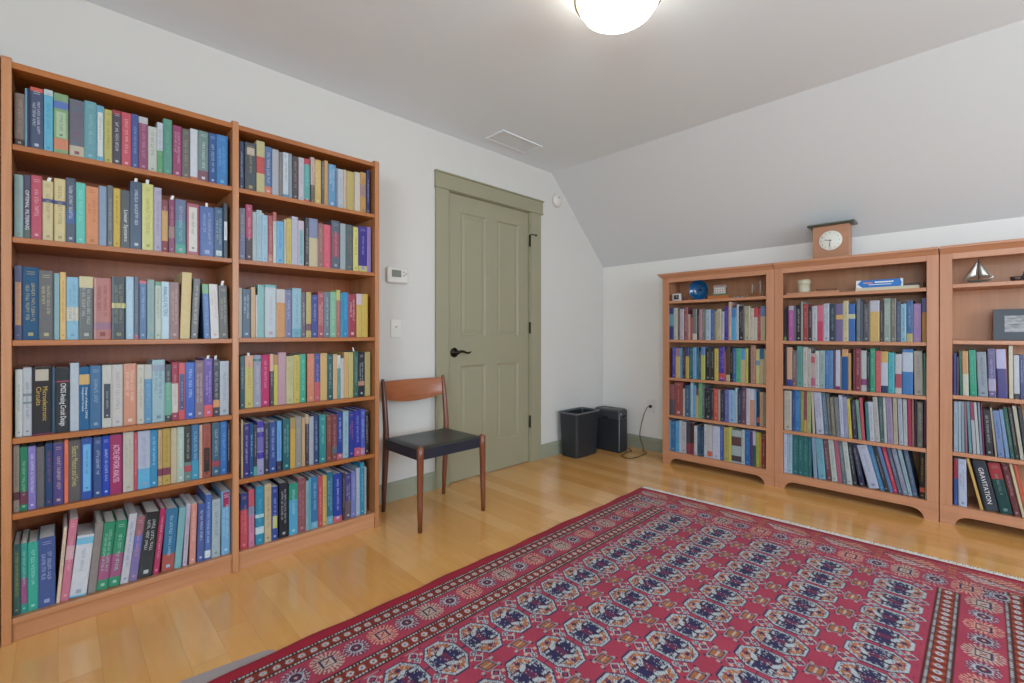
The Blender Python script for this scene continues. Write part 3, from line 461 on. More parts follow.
SPY, SPX = 2.347, 3.555        # planes of the spines
PLACES = {'A': (UP[0]+.0125, UP[1]-.0125), 'B': (UP[1]+.0125, UP[2]-.0125), 'C': (YC1-.022, YC2+.022), 'D': (YC2-.022, YC3+.022), 'E': (YC3-.022, YC4+.022)}
CEILS = {'A': [1.967]+[z-.021 for z in SHA], 'B': [1.967]+[z-.021 for z in SHB]}
books = []
for key in ROWS:
    c, i = key[0], int(key[1]); left = c in 'AB'; rows = parse(key)
    if left: z0 = (SHA if c == 'A' else SHB)[i]; top = CEILS[c][i]
    elif c == 'E': z0 = SHD[i+2]; top = SHD[i+1]-.022
    else: z0 = SHC[i+1]; top = SHC[i]-.022
    lo, hi = PLACES[c]
    prev = 0.0; tot = abs(hi-lo)
    for d in rows:
        if left:
            p = lambda u, v: onY(u, v, SPY)
            a, b = p(d['ul'], d['vt'])[0]-lo, p(d['ur'], d['vt'])[0]-lo; zt = p(d['ul']+.5+d['sh'], d['vt'])[1]; sh = p(d['ul']+d['sh'], 300)[0]-lo-a
        else:
            p = lambda u, v: onX(u, v, SPX)
            a, b = lo-p(d['ul'], d['vt'])[0], lo-p(d['ur'], d['vt'])[0]; zt = p(d['ul']+.5+d['sh'], d['vt'])[1]; sh = lo-p(d['ul']+d['sh'], 300)[0]-a
        zt = min(zt, top-.004); hgt = zt-z0; th = math.atan2(sh, hgt); L = hgt/math.cos(th)-(b-a)*abs(math.sin(th))*.5
        d.update(case=c, row=i, a=a, b=b, h=L, th=th, z0=z0, left=left, lo=lo, key=key); books.append(d)
# no two neighbours may overlap; nothing leaves its bay
for key in ROWS:
    R = [d for d in books if d['key'] == key]; prev = .0008; tot = abs(PLACES[key[0]][1]-PLACES[key[0]][0])
    for d in R:
        w = max(.006, (d['b']-d['a'])); d['a'] = max(d['a'], prev); d['b'] = max(d['a']+w*.8, min(d['b'], d['a']+w))
        prev = d['b']+.0004
    over = prev-(tot-.0008)
    if over > 0:
        k = (tot-.0016)/(prev)
        for d in R: d['a'] *= k; d['b'] = d['b']*k-.0001
for key in ROWS:
    R = [d for d in books if d['key'] == key]; tot = abs(PLACES[key[0]][1]-PLACES[key[0]][0])
    for _ in range(2):
        for p_, d in zip(R[:-1], R[1:]):          # where neighbours lean differently a wedge of air stays between their feet
            hm = min(d['h'], p_['h']); de = -(d['a']-p_['b']-.0005+hm*(math.tan(d['th'])-math.tan(p_['th'])))
            if de <= 0: continue
            k1 = min(de, .30*(p_['b']-p_['a'])) if _ == 0 else 0; p_['b'] -= k1; de -= k1
            k2 = min(de, .25*(d['b']-d['a'])) if _ == 0 else 0; d['a'] += k2; de -= k2
            if de > 0 and d['th'] < 0: d['th'] = math.atan(min(0, math.tan(d['th'])+de/hm)); 
        for p_, d in list(zip(R[:-1], R[1:]))[::-1]:
            hm = min(d['h'], p_['h']); de = -(d['a']-p_['b']-.0004+hm*(math.tan(d['th'])-math.tan(p_['th'])))
            if de > 0: p_['th'] = math.atan(math.tan(p_['th'])-de/hm)
    if R[0]['th'] < 0: R[0]['th'] = 0
    for p_, d in zip(R[:-1], R[1:]):
        hm = min(d['h'], p_['h']); de = -(d['a']-p_['b']-.0004+hm*(math.tan(d['th'])-math.tan(p_['th'])))
        if de > 0: d['th'] = math.atan(math.tan(d['th'])+de/hm)
    hm = R[-1]['h']; R[-1]['th'] = math.atan(min(math.tan(R[-1]['th']), (tot-.001-R[-1]['b'])/hm))
    for p_, d in list(zip(R[:-1], R[1:]))[::-1]:
        hm = min(d['h'], p_['h']); de = -(d['a']-p_['b']-.0004+hm*(math.tan(d['th'])-math.tan(p_['th'])))
        if de > 0: p_['th'] = math.atan(math.tan(p_['th'])-de/hm)
    for d in R:
        lim = (CEILS[key[0]][int(key[1])] if key[0] in 'AB' else (SHD[int(key[1])+1] if key[0] == 'E' else SHC[int(key[1])])-.022)-d['z0']-.003
        d['lim'] = lim
        if (d['h']*math.cos(d['th'])+(d['b']-d['a'])*abs(math.sin(d['th']))) > lim: d['h'] = (lim-(d['b']-d['a'])*abs(math.sin(d['th'])))/math.cos(d['th'])
for d in books:
    d['w'] = (d['b']-d['a'])*math.cos(d['th'])
    d['px'] = (d['ur']-d['ul'])*(d['h']*FPX)   # about how large it shows
    if d['left']: cx = d['lo']+d['a']; dep = cx*FW[0]+SPY*FW[1]
    else: cyy = d['lo']-d['a']; dep = SPX*FW[0]+cyy*FW[1]
    d['px'] /= dep
big = set(id(d) for d in sorted(books, key=lambda d: -d['px'])[:300])

def book_mat(name, rough, spec, kk=1.0):
    m = bpy.data.materials.new(name); m.use_nodes = True; nt = m.node_tree; b = nt.nodes['Principled BSDF']
    at = nt.nodes.new('ShaderNodeAttribute'); at.attribute_name = 'cover'; tc = nt.nodes.new('ShaderNodeTexCoord')
    n = nt.nodes.new('ShaderNodeTexNoise'); n.inputs['Scale'].default_value = 60; n.inputs['Detail'].default_value = 4
    mx = nt.nodes.new('ShaderNodeMix'); mx.data_type = 'RGBA'; mx.blend_type = 'MULTIPLY'; mx.inputs[0].default_value = .22
    nt.links.new(tc.outputs['Object'], n.inputs['Vector']); nt.links.new(at.outputs['Color'], mx.inputs[6]); nt.links.new(n.outputs['Color'], mx.inputs[7])
    cv_ = nt.nodes.new('ShaderNodeRGBToBW'); nt.links.new(n.outputs['Color'], cv_.inputs[0]); nt.links.new(cv_.outputs[0], mx.inputs[7])
    nt.links.new(mx.outputs[2], b.inputs['Base Color']); b.inputs['Roughness'].default_value = rough; b.inputs['Specular IOR Level'].default_value = spec
    return m
m_gloss = book_mat('glossy_book_cover', .32, .45); m_cloth = book_mat('cloth_book_cover', .65, .3)
m_pages = mat('book_pages', (.74, .73, .70), .85, spec=.1)
m_ink = book_mat('cover_lettering', .5, .3)

class CM:
    """mesh with one colour per face"""
    def __init__(s): s.v = []; s.f = []; s.c = []; s.m = []
    def add(s, vs, fs, col, mi=0):
        o = len(s.v); s.v += vs; s.f += [tuple(i+o for i in f) for f in fs]; s.c += [col]*len(fs); s.m += [mi]*len(fs)
    def xf(s, M): s.v = [tuple(M @ Vector(v)) for v in s.v]; return s
    def join(s, o): k = len(s.v); s.v += o.v; s.f += [tuple(i+k for i in f) for f in o.f]; s.c += o.c; s.m += o.m
    def build(s, name, mats, parent=None):
        me = bpy.data.meshes.new(name); me.from_pydata(s.v, [], s.f)
        for m in mats: me.materials.append(m)
        me.polygons.foreach_set('material_index', s.m)
        ca = me.color_attributes.new('cover', 'FLOAT_COLOR', 'CORNER'); arr = []
        for f, c in zip(s.f, s.c): arr += [*c, 1.0]*len(f)
        ca.data.foreach_set('color', arr); me.update()
        o = bpy.data.objects.new(name, me); C.collection.objects.link(o)
        if parent: o.parent = parent
        return o

def cover_mesh(w, h, D, d, hard):
    """covers and spine folded from one sheet: outer skin, inner skin and rims, cut where the bands change colour"""
    t = .0024 if hard else .0009; t = min(t, w*.2)
    out = [(0, D), (0, .0018), (w*.12, 0), (w*.88, 0), (w, .0018), (w, D)]; inn = [(t, D), (t, .0018+t), (w*.12+t, t), (w*.88-t, t), (w-t, .0018+t), (w-t, D)]
    cuts = sorted({0.0, 1.0, *[x for a, b, _ in d['bands'] for x in (a, b)]}); m = CM()
    for f0, f1 in zip(cuts[:-1], cuts[1:]):
        if f1-f0 < 1e-4: continue
        mid = (f0+f1)/2; col = d['col']
        for a, b, c in d['bands']:
            if a <= mid <= b: col = c
        col = cov(col, BK); z1, z0 = h*(1-f0), h*(1-f1); n = len(out)
        vs = [(x, y, z) for z in (z0, z1) for x, y in out]+[(x, y, z) for z in (z0, z1) for x, y in inn]
        fs = []
        for i in range(n-1):
            fs.append((i, i+1, n+i+1, n+i)); fs.append((2*n+i+1, 2*n+i, 3*n+i, 3*n+i+1))
            if f0 == 0: fs.append((n+i, n+i+1, 3*n+i+1, 3*n+i))
            if f1 == 1: fs.append((i+1, i, 2*n+i, 2*n+i+1))
        fs.append((0, n, 3*n, 2*n)); fs.append((n-1, 3*n-1, 4*n-1, 2*n-1)); m.add(vs, fs, col)
    return m
def page_mesh(w, h, D, hard):
    t = min(.0026 if hard else .0010, w*.22); k = .004 if hard else .0004; x0, x1, y0, y1, z0, z1 = t, w-t, .0045, D-k-.001, k if hard else .0002, h-k
    m = CM(); v = [(x, y, z) for z in (z0, z1) for y in (y0, y1) for x in (x0, x1)]
    m.add(v, [(0, 2, 3, 1), (4, 5, 7, 6), (0, 1, 5, 4), (2, 6, 7, 3), (0, 4, 6, 2), (1, 3, 7, 5)], (.73, .72, .69), 0); return m
def quad(m, x0, x1, z0, z1, y, col): m.add([(x0, y, z0), (x1, y, z0), (x1, y, z1), (x0, y, z1)], [(0, 1, 2, 3)], col)
def marks_mesh(w, h, d, r):
    """unreadable small lettering: short strokes in words, running down the spine"""
    m = CM(); col = lin(d['t'], 1.0) if d['t'] else None
    if col is None:
        b = sum(hexrgb(d['col']))/3; col = lin('c4c2bc') if b < 120 else lin('55565c')
    cc_ = lin(d['col']); col = tuple(.62*a+.38*b for a, b in zip(col, cc_))
    nl = 2 if (w > .030 and r.random() < .55) else 1; lh = min(.011, w*(.36 if nl == 1 else .24)); z_hi, z_lo = h*(.88 if r.random() < .5 else .78), h*(.26 if r.random() < .6 else .38)
    ybase = -.0003
    for q in range(nl):
        xc = w*(.5 if nl == 1 else (.30 if q else .64)); z = z_hi-(0 if q == 0 else r.uniform(0, .02)); end = z_lo+(0 if q == 0 else r.uniform(0, .05))
        while z > end:
            wl = r.randint(3, 9)
            for _ in range(wl):
                cw = lh*r.uniform(.35, .62); up = r.choice((.5, .5, .36, .5)); dn = r.choice((.5, .3, .5))
                kind = r.random()
                x0, x1 = xc-lh*dn*.9, xc+lh*up
                if kind < .45: quad(m, x0, x1, z-cw*.35, z, ybase, col); quad(m, x0, x0+lh*.16, z-cw*.9, z-cw*.35, ybase, col)
                elif kind < .75: quad(m, x0, x1, z-cw*.28, z, ybase, col); quad(m, x0, x1*.98, z-cw*.9, z-cw*.62, ybase, col)
                else: quad(m, x0, x1, z-cw*.3, z, ybase, col); quad(m, x1-lh*.16, x1, z-cw*.9, z-cw*.3, ybase, col)
                z -= cw*1.15
                if z < end: break
            z -= lh*.55
    # a small publisher's block at the foot and an author line at the head
    if w > .014: quad(m, w*.34, w*.66, h*.055, h*.055+w*.3, ybase, col)
    if w > .022 and z_hi < h*.8:
        for k in range(2): quad(m, w*.25, w*.75, h*(.93-.03*k), h*(.938-.03*k), ybase, col)
    return m
_fc = {}
def text_mesh(txt, col, w, h, f0, f1, xc=.5, size=None):
    """words set down the spine between the fractions f0 and f1 of its height"""
    if txt not in _fc:
        cu = bpy.data.curves.new('lettering', 'FONT'); cu.body = txt; cu.size = 1; cu.resolution_u = 2; tmp = bpy.data.objects.new('lettering', cu); C.collection.objects.link(tmp)
        dg = bpy.context.evaluated_depsgraph_get(); me = bpy.data.meshes.new_from_object(tmp.evaluated_get(dg)); vs = [tuple(v.co) for v in me.vertices]; fs = [tuple(p.vertices) for p in me.polygons]
        bpy.data.objects.remove(tmp); bpy.data.curves.remove(cu); bpy.data.meshes.remove(me); _fc[txt] = (vs, fs)
    vs, fs = _fc[txt]; xs = [v[0] for v in vs]; ys = [v[1] for v in vs]; lx = max(xs)-min(xs); ly = max(ys)-min(ys)
    Ln = (f1-f0)*h; sx = Ln/lx; sy = (size or w*.55)/ly; m = CM()
    m.add([(w*xc+(v[1]-(max(ys)+min(ys))/2)*sy, -.0004, h*(1-f0)-(v[0]-min(xs))*sx) for v in vs], fs, lin(col, 1.0)); return m

def orient(d):
    th = d['th']; piv = d['w'] if th > 0.001 else 0
    if d['left']: loc = Vector((d['lo']+(d['b'] if piv else d['a']), SPY, d['z0']+.0006)); rz = 0
    else: loc = Vector((SPX, d['lo']-(d['b'] if piv else d['a']), d['z0']+.0006)); rz = -math.pi/2
    return loc, (0, th, rz), piv

LBL = {}
def describe(d, R, i):
    c = cname(d['col']); sz = 'slim ' if d['w'] < .0165 else ('thick ' if d['w'] > .047 else ''); ext = ''
    big_b = sorted(d['bands'], key=lambda q: q[0]-q[1])
    if d['T']: ext = ' titled '+d['T'][0]
    elif big_b:
        a, b, cc = big_b[0]; nm = cname(cc)
        if nm != c: ext = f" with {nm} {'head' if a < .02 else ('foot' if b > .985 else 'band')}"
    elif d['ins'] and cname(d['ins'][0][2]) != c: ext = f" with {cname(d['ins'][0][2])} label"
    elif d['t'] and d['left'] and cname(d['t']) != c and d['w'] > .016: ext = f" with {cname(d['t'])} lettering"
    if abs(d['th']) > .12: sz = 'leaning '+sz
    return sz+c, ext
def nth(n): return {1: 'first', 2: 'second', 3: 'third', 4: 'fourth', 5: 'fifth', 6: 'sixth', 7: 'seventh', 8: 'eighth', 9: 'ninth', 10: 'tenth', 21: '21st', 22: '22nd', 23: '23rd'}.get(n, f'{n}th')
SHELFN = {'A': ['top', 'second', 'third', 'fourth', 'fifth', 'bottom'], 'B': ['top', 'second', 'third', 'fourth', 'fifth', 'bottom'], 'C': ['second', 'third', 'fourth', 'bottom'], 'D': ['second', 'third', 'fourth', 'bottom'], 'E': ['third', 'fourth', 'bottom']}
WHERE = {'A': "tall left bay's {} shelf", 'B': "tall right bay's {} shelf", 'C': "left low bookcase's {} shelf", 'D': "middle low bookcase's {} shelf", 'E': "right low bookcase's {} shelf"}
from collections import Counter
for key in ROWS:
    R = [d for d in books if d['key'] == key]
    for i, d in enumerate(R): d['dn'], d['ext'] = describe(d, R, i)
    cnt = Counter(d['dn']+d['ext'] for d in R); where = WHERE[key[0]].format(SHELFN[key[0]][int(key[1])]); used_l = set()
    for i, d in enumerate(R):
        base = f"{d['dn']} book{d['ext']}"
        if cnt[d['dn']+d['ext']] == 1: lab = f"{base} on the {where}"
        else:
            nb = (f"right of {'a' if R[i-1]['dn'][0] not in 'aeiou' else 'an'} {R[i-1]['dn']} one" if i else 'at its left end')
            same = [q for j, q in enumerate(R) if q['dn']+q['ext'] == d['dn']+d['ext']]; nbs = [R[R.index(q)-1]['dn'] if R.index(q) else '' for q in same]
            if Counter(nbs)[R[i-1]['dn'] if i else ''] == 1 and len((f"{base}, {nb}, {where}").split()) <= 16: lab = f"{base}, {nb}, {where}"
            else: lab = f"{base}, {nth(i+1)} from left, {where}"
        if len(lab.split()) > 16: lab = f"{d['dn']} book, {nth(i+1)} from left, {where}"
        if lab in used_l: lab = f"{d['dn']} book, {nth(i+1)} from left on the {where}"
        used_l.add(lab); d['label'] = lab
GROUPS = {'A': 'books in the left bay of the tall bookcase', 'B': 'books in the right bay of the tall bookcase', 'C': 'books in the left low bookcase', 'D': 'books in the middle low bookcase', 'E': 'books in the right low bookcase'}
rest = CM()
for d in books:
    r = random.Random(d['key']+str(round(d['ul'], 1))); w, h = d['w'], d['h']; D = min(.262, max(.13, h*r.uniform(.66, .74))); D = min(D, (BY1-.02-SPY) if d['left'] else (CX1-.02-SPX))
    hard = (w > .017 and r.random() < .6) or w > .032
    loc, rot, piv = orient(d); cm = cover_mesh(w, h, D, d, hard); pm = page_mesh(w, h, D, hard); tm = None; lm = None
    if d['ins']:
        lm = CM()
        for a, b, c in d['ins']: quad(lm, w*.17, w*.83, h*(1-b), h*(1-a), -.00025, lin(c, BK))
    if d['T']: f0, f1 = {'OPTIMAL FILTERING': (.24, .86), 'Linear Systems': (.34, .88), 'Microelectronic Circuits': (.29, .8), 'CMOS Analog Circuit Design': (.24, .9), 'Electric Motors and Drives': (.1, .75), 'ACTIVE NETWORK ANALYSIS': (.17, .8), 'GRAVITATION': (.14, .86), 'Design of Analog CMOS Integrated Circuits': (.33, .82), 'ANALOG FILTERS': (.08, .6)}[d['T'][0]]
    if d['T']:
        two = {'Microelectronic Circuits': ('Microelectronic', 'Circuits', .63), 'Design of Analog CMOS Integrated Circuits': ('Design of Analog CMOS', 'Integrated Circuits', .9)}.get(d['T'][0])
        if two:
            tm = text_mesh(two[0], d['T'][1], w, h, f0, f1, xc=.66, size=w*.25); tm.join(text_mesh(two[1], d['T'][1], w, h, f0, f0+(f1-f0)*two[2]*.85, xc=.34, size=w*.25))
        else: tm = text_mesh(d['T'][0], d['T'][1], w, h, f0, f1, size=w*(.36 if w > .05 else .5))
    elif not d['plain'] and (d['left'] or d['t']) and not (d['ins'] and not d['t']) and w > .009: tm = marks_mesh(w, h, d, r)
    elif not d['plain'] and not d['left'] and w > .016 and not d['bands']: tm = marks_mesh(w, h, d, r)
    if d['ins'] and not d['T'] and d['left'] and not d['t']:
        dd = dict(d); a, b, c = d['ins'][0]; dd['t'] = '40424a' if sum(hexrgb(c)) > 330 else 'c8c8c8'; dd['col'] = c; q = marks_mesh(w*.66, h*(b-a), dd, r); q.v = [(x+w*.17, y-.0002, z+h*(1-b)) for x, y, z in q.v]; tm = q
    S = Matrix.Translation((-piv, 0, 0))
    for mm in (cm, pm, tm, lm):
        if mm: mm.xf(S)
    if id(d) in big:
        o = cm.build('book', [m_cloth if (hard and r.random() < .4) else m_gloss]); o.location = loc; o.rotation_euler = rot
        tag(o, d['label'], 'book', GROUPS[d['case']])
        pm.build('page_block', [m_pages], o)
        if d.get('mark'):
            bmk = MB(); xx = w*.5-piv; y_ = r.uniform(.012, .03); hh = r.uniform(.012, .022); sl = r.uniform(-.35, .35); ww = r.uniform(.007, .011)
            P = [(xx, y_, h-.03), (xx+.001, y_, h), (xx+sl*hh*.5, y_-.001, h+hh*.55), (xx+sl*hh, y_-.003, h+hh)]
            if (h+hh+.004)*math.cos(d['th']) < d['lim']:
                bmk.add([q_ for p_ in P for q_ in ((p_[0]-ww/2, p_[1], p_[2]), (p_[0]+ww/2, p_[1]+.001, p_[2]), (p_[0]+ww/2, p_[1]+.0014, p_[2]), (p_[0]-ww/2, p_[1]+.0004, p_[2]))], [(4*i+j, 4*i+(j+1) % 4, 4*i+4+(j+1) % 4, 4*i+4+j) for i in range(3) for j in range(4)]+[(12, 13, 14, 15)])
                bmk.build('bookmark', mat('white_paper', (.78, .78, .76), .7), o)
        if lm: lm.build('spine_label', [m_gloss], o)
        if tm: tm.build('title_lettering', [m_ink], o)
    else:
        M_ = Matrix.Translation(loc) @ Matrix.Rotation(rot[2], 4, 'Z') @ Matrix.Rotation(rot[1], 4, 'Y')
        for mm, mi in ((cm, 0), (pm, 1), (lm, 0), (tm, 2)):
            if mm: mm.m = [mi]*len(mm.m); mm.xf(M_); rest.join(mm)
ob = rest.build('books', [m_gloss, m_pages, m_ink]); tag(ob, 'smaller paperbacks and hardbacks filling the shelves between the larger books', 'books', None, 'stuff')

# ------------------------------------------------------------------ chair by the door
teak = wood('teak_chair', '5c2f1c', '8a4c2e', 'z', rough=.32, coat=.3, scale=1.6); teak_x = wood('teak_backrest', '7a3c1c', 'a8623a', 'x', rough=.28, coat=.4, scale=1.2)
rose = wood('dark_chair_post', '3c2420', '6c4032', 'z', rough=.35, coat=.2, scale=1.6)
ch = empty('side_chair', (1.595, 2.295, 0)); tag(ch, 'teak side chair with black leather seat in front of the green door', 'chair'); ox, oy = -1.595, -2.295
def leg(px, py, qx, qy, top, m, extra=None, name='leg'):
    pts = [(px+ox, py+oy, 0), (px+ox+(qx-px)*.33, py+oy+(qy-py)*.33, .14), (qx+ox, qy+oy, .40)]; rr = [.0115, .0155, .0195]
    if extra: pts += [(x+ox, y+oy, z) for x, y, z in extra[0]]; rr += extra[1]
    else: pts += [(qx+ox, qy+oy, top-.006), (qx+ox, qy+oy, top)]; rr += [.0195, .012]
    return MB().tube(pts, rr, 16).build(name, m, ch)
leg(1.368, 2.100, 1.372, 2.104, .456, teak); leg(1.811, 2.100, 1.807, 2.104, .456, teak)
for x0, x1, m in ((1.376, 1.377, rose), (1.814, 1.813, teak)):
    leg(x0, 2.505, x1, 2.475, .79, m, ([(x1, 2.476, .50), (x1, 2.492, .64), (x1, 2.512, .769), (x1, 2.515, .786)], [.0175, .0155, .0125, .008]))
# backrest: a bent board, wider in the middle along its lower edge
bk = MB(); n = 22; vs = []; T = .011
for k in range(n+1):
    q = k/n; x = 1.378+(1.812-1.378)*q; bow = .030*(1-(2*q-1)**2); lo_ = .668-.032*(1-(2*q-1)**2); hi_ = .772
    for zz, yy in ((lo_, 2.490), (lo_+.35*(hi_-lo_), 2.497), (hi_, 2.508)):
        vs += [(x+ox, yy+bow+oy, zz), (x+ox, yy+bow+T+oy, zz)]
fs = []
for k in range(n):
    a, b = k*6, (k+1)*6
    fs += [(a, b, b+2, a+2), (a+2, b+2, b+4, a+4), (a+1, a+3, b+3, b+1), (a+3, a+5, b+5, b+3), (a+4, b+4, b+5, a+5), (a, a+1, b+1, b)]
fs += [(0, 2, 3, 1), (2, 4, 5, 3), (n*6, n*6+1, n*6+3, n*6+2), (n*6+2, n*6+3, n*6+5, n*6+4)]
bk.add(vs, fs, 0, True); o = bk.build('backrest', teak_x, ch, bevel=.003)
m_leather = mat('black_leather', (.028, .033, .034), .30, spec=.5, bump=.12, bscale=500); m_side = mat('navy_black_leather_side', (.017, .020, .034), .42, bump=.12, bscale=500)
# seat pad: soft top that sags a little, straight sides
nx = 16; vs = []; fs = []
def sx_(u): return 1.362+.0+u*(1.822-1.362)
for j in range(nx+1):
    for i in range(nx+1):
        u, v_ = i/nx, j/nx; x = sx_(u); y = 2.106+v_*(2.475-2.106); e_ = min(u, 1-u, v_, 1-v_); z = .447-.010*math.exp(-(e_/.03)**2)-.006*math.sin(math.pi*u)*math.sin(math.pi*v_)+.006*v_*0
        vs.append((x+ox, y+oy, z))
for j in range(nx):
    for i in range(nx): a = j*(nx+1)+i; fs.append((a, a+1, a+nx+2, a+nx+1))
sm = MB(); sm.add(vs, fs, 0, True)
ring = [i for i in range(nx+1)]+[j*(nx+1)+nx for j in range(1, nx+1)]+[nx*(nx+1)+i for i in range(nx-1, -1, -1)]+[j*(nx+1) for j in range(nx-1, 0, -1)]
rv = [vs[i] for i in ring]; m_ = len(ring); sm.add([*rv, *[(x*.985, y*.985, .380) for x, y, z in rv]], [(i, (i+1) % m_, m_+(i+1) % m_, m_+i) for i in range(m_)], 1)
sm.add([(1.37+ox, 2.11+oy, .380), (1.81+ox, 2.11+oy, .380), (1.81+ox, 2.47+oy, .380), (1.37+ox, 2.47+oy, .380)], [(0, 1, 2, 3)], 1)
sm.build('seat', [m_leather, m_side], ch)

# ------------------------------------------------------------------ waste bin and paper shredder in the corner
m_bin = mat('charcoal_plastic', (.022, .025, .030), .38, spec=.45, bump=.05, bscale=400)
def rrect(x0, x1, y0, y1, r, n=5):
    P = []
    for cx, cy_, a0 in ((x1-r, y1-r, 0), (x0+r, y1-r, 90), (x0+r, y0+r, 180), (x1-r, y0+r, 270)):
        for k in range(n+1): a = math.radians(a0+90*k/n); P.append((cx+r*math.cos(a), cy_+r*math.sin(a)))
    return P
def loft(m, rings, mi=0, cap0=True, cap1=False):
    n = len(rings[0][0]); vs = [(x, y, z) for P, z in rings for x, y in P]; fs = []
    for i in range(len(rings)-1):
        for k in range(n): fs.append((i*n+k, i*n+(k+1) % n, (i+1)*n+(k+1) % n, (i+1)*n+k))
    if cap0: fs.append(tuple(range(n))[::-1])
    if cap1: fs.append(tuple((len(rings)-1)*n+k for k in range(n)))
    return m.add(vs, fs, mi, False)
wb = empty('waste_bin', (3.262, 2.490, 0)); tag(wb, 'open black rectangular waste bin standing in the corner beside the door', 'waste bin')
m = MB(); hx_, hy_ = .144, .086; HX, HY = .167, .098
loft(m, [(rrect(-hx_, hx_, -hy_, hy_, .022), .001), (rrect(-hx_-.002, hx_+.002, -hy_-.002, hy_+.002, .024), .012), (rrect(-HX, HX, -HY, HY, .026), .376), (rrect(-HX+.003, HX-.003, -HY+.003, HY-.003, .024), .377), (rrect(-hx_+.002, hx_-.002, -hy_+.002, hy_-.002, .02), .006)], cap1=True)
for i_, f_ in enumerate(m.f): pass
m.build('body', m_bin, wb)
m = MB(); loft(m, [(rrect(-HX-.001, HX+.001, -HY-.001, HY+.001, .026), .370), (rrect(-HX-.009, HX+.009, -HY-.009, HY+.009, .030), .373), (rrect(-HX-.009, HX+.009, -HY-.009, HY+.009, .030), .382), (rrect(-HX-.004, HX+.004, -HY-.004, HY+.004, .028), .386), (rrect(-HX+.004, HX-.004, -HY+.004, HY-.004, .024), .384), (rrect(-HX+.005, HX-.005, -HY+.005, HY-.005, .024), .372)], cap0=False)
m.build('rim', mat('grey_plastic_rim', (.11, .115, .12), .35), wb)

sh = empty('paper_shredder', (3.59, 2.385, 0)); tag(sh, 'black paper shredder with grey top and pale edge strip, right of the waste bin', 'shredder')
X0, X1, Y0, Y1 = -.068, .068, -.135, .135
m = MB(); loft(m, [(rrect(X0+.006, X1-.006, Y0+.006, Y1-.006, .016), .001), (rrect(X0, X1, Y0, Y1, .016), .02), (rrect(X0, X1, Y0, Y1, .016), .30)], cap1=True); m.build('bin_body', m_bin, sh)
m = MB(); loft(m, [(rrect(X0-.001, X1+.001, Y0-.001, Y1+.001, .018), .303), (rrect(X0-.002, X1+.002, Y0-.002, Y1+.002, .02), .365), (rrect(X0+.004, X1-.004, Y0+.006, Y1-.006, .02), .380), (rrect(X0+.014, X1-.014, Y0+.02, Y1-.02, .018), .385)], cap1=True); hd = m.build('cutter_head', mat('dark_grey_plastic', (.045, .05, .055), .32), sh)
MB().box(-.006, .006, -.10, .10, .3845, .3865).build('paper_slot', mat('slot_black', (.008, .008, .008), .6), hd)
MB().box(.02, .045, -.10, -.06, .383, .389).build('switch', mat('grey_switch', (.25, .25, .26), .4), hd, bevel=.002)
# hand recess on the long face and on the end, pale strip along the near edge
m = MB(); m.prism([(-.045, .315), (.045, .315), (.03, .295), (0, .288), (-.03, .295)], 'x', X0-.0025, X0-.0004); m.build('hand_recess', mat('recess_black', (.012, .012, .014), .7), sh, loc=(0, .02, 0))
m = MB(); m.prism([(-.03, .325), (.03, .333), (.03, .318), (-.02, .308)], 'y', Y0-.0035, Y0-.0022); m.build('hand_recess', MATS['recess_black'], sh)
MB().tube([(X0+.004, Y0+.004, .02), (X0+.003, Y0+.003, .34)], .0035, 8).build('edge_strip', mat('pale_blue_strip', (.16, .22, .30), .3), sh)
MB().lathe([(0, 0), (.008, 0), (.008, -.004), (0, -.004)], (X0+.02, Y0-.001, .345), 12, ax='y').build('badge', mat('badge_silver', (.5, .5, .5), .3), sh)
# power cord from the shredder up to the wall outlet
ou = empty('wall_outlet', (XK, 2.115, .40)); tag(ou, 'white wall outlet low on the far wall with the black plug in it', 'outlet')
MB().box(-.006, -.0005, -.036, .036, -.058, .058).build('plate', mat('outlet_white', (.72, .71, .69), .45), ou, bevel=.002)
cd = MB()
fp = lambda u, v: (lambda r: (r[0]*(-(EYE-.004)/r[2]), r[1]*(-(EYE-.004)/r[2]), .0042))(ray(u, v))
P = [(3.662, 2.262, .03), (3.672, 2.235, .012), (3.668, 2.215, .0045), fp(628.5, 452), fp(624, 454), fp(621.5, 456), fp(625, 457.8), fp(630, 458.4), fp(637, 457), fp(643, 454.8), fp(646.5, 452.8), fp(643.5, 450.9), (3.802, 2.180, .03), (3.805, 2.205, .08), (3.806, 2.215, .13), (3.808, 2.206, .20), (3.806, 2.185, .28), (3.803, 2.160, .35), (3.800, 2.135, .39), (3.802, 2.117, .40)]
def smooth(P, k=5):
    P = [Vector(p) for p in P]; out = []
    for i in range(len(P)-1):
        p0, p1, p2, p3 = P[max(i-1, 0)], P[i], P[i+1], P[min(i+2, len(P)-1)]
        for j in range(k):
            t_ = j/k; out.append(.5*((2*p1)+(-p0+p2)*t_+(2*p0-5*p1+4*p2-p3)*t_*t_+(-p0+3*p1-3*p2+p3)*t_**3))
    return out+[P[-1]]
cd.tube(smooth(P), .0030, 8)
co = cd.build('power_cord', mat('black_rubber', (.02, .018, .017), .5)); tag(co, 'thin black power cord running from the shredder over the floor to the outlet', 'cord')
MB().tube([(3.800, 2.116, .40), (3.812, 2.115, .40), (3.823, 2.115, .40)], [.008, .015, .014], 12).build('plug', MATS['black_rubber'], co)

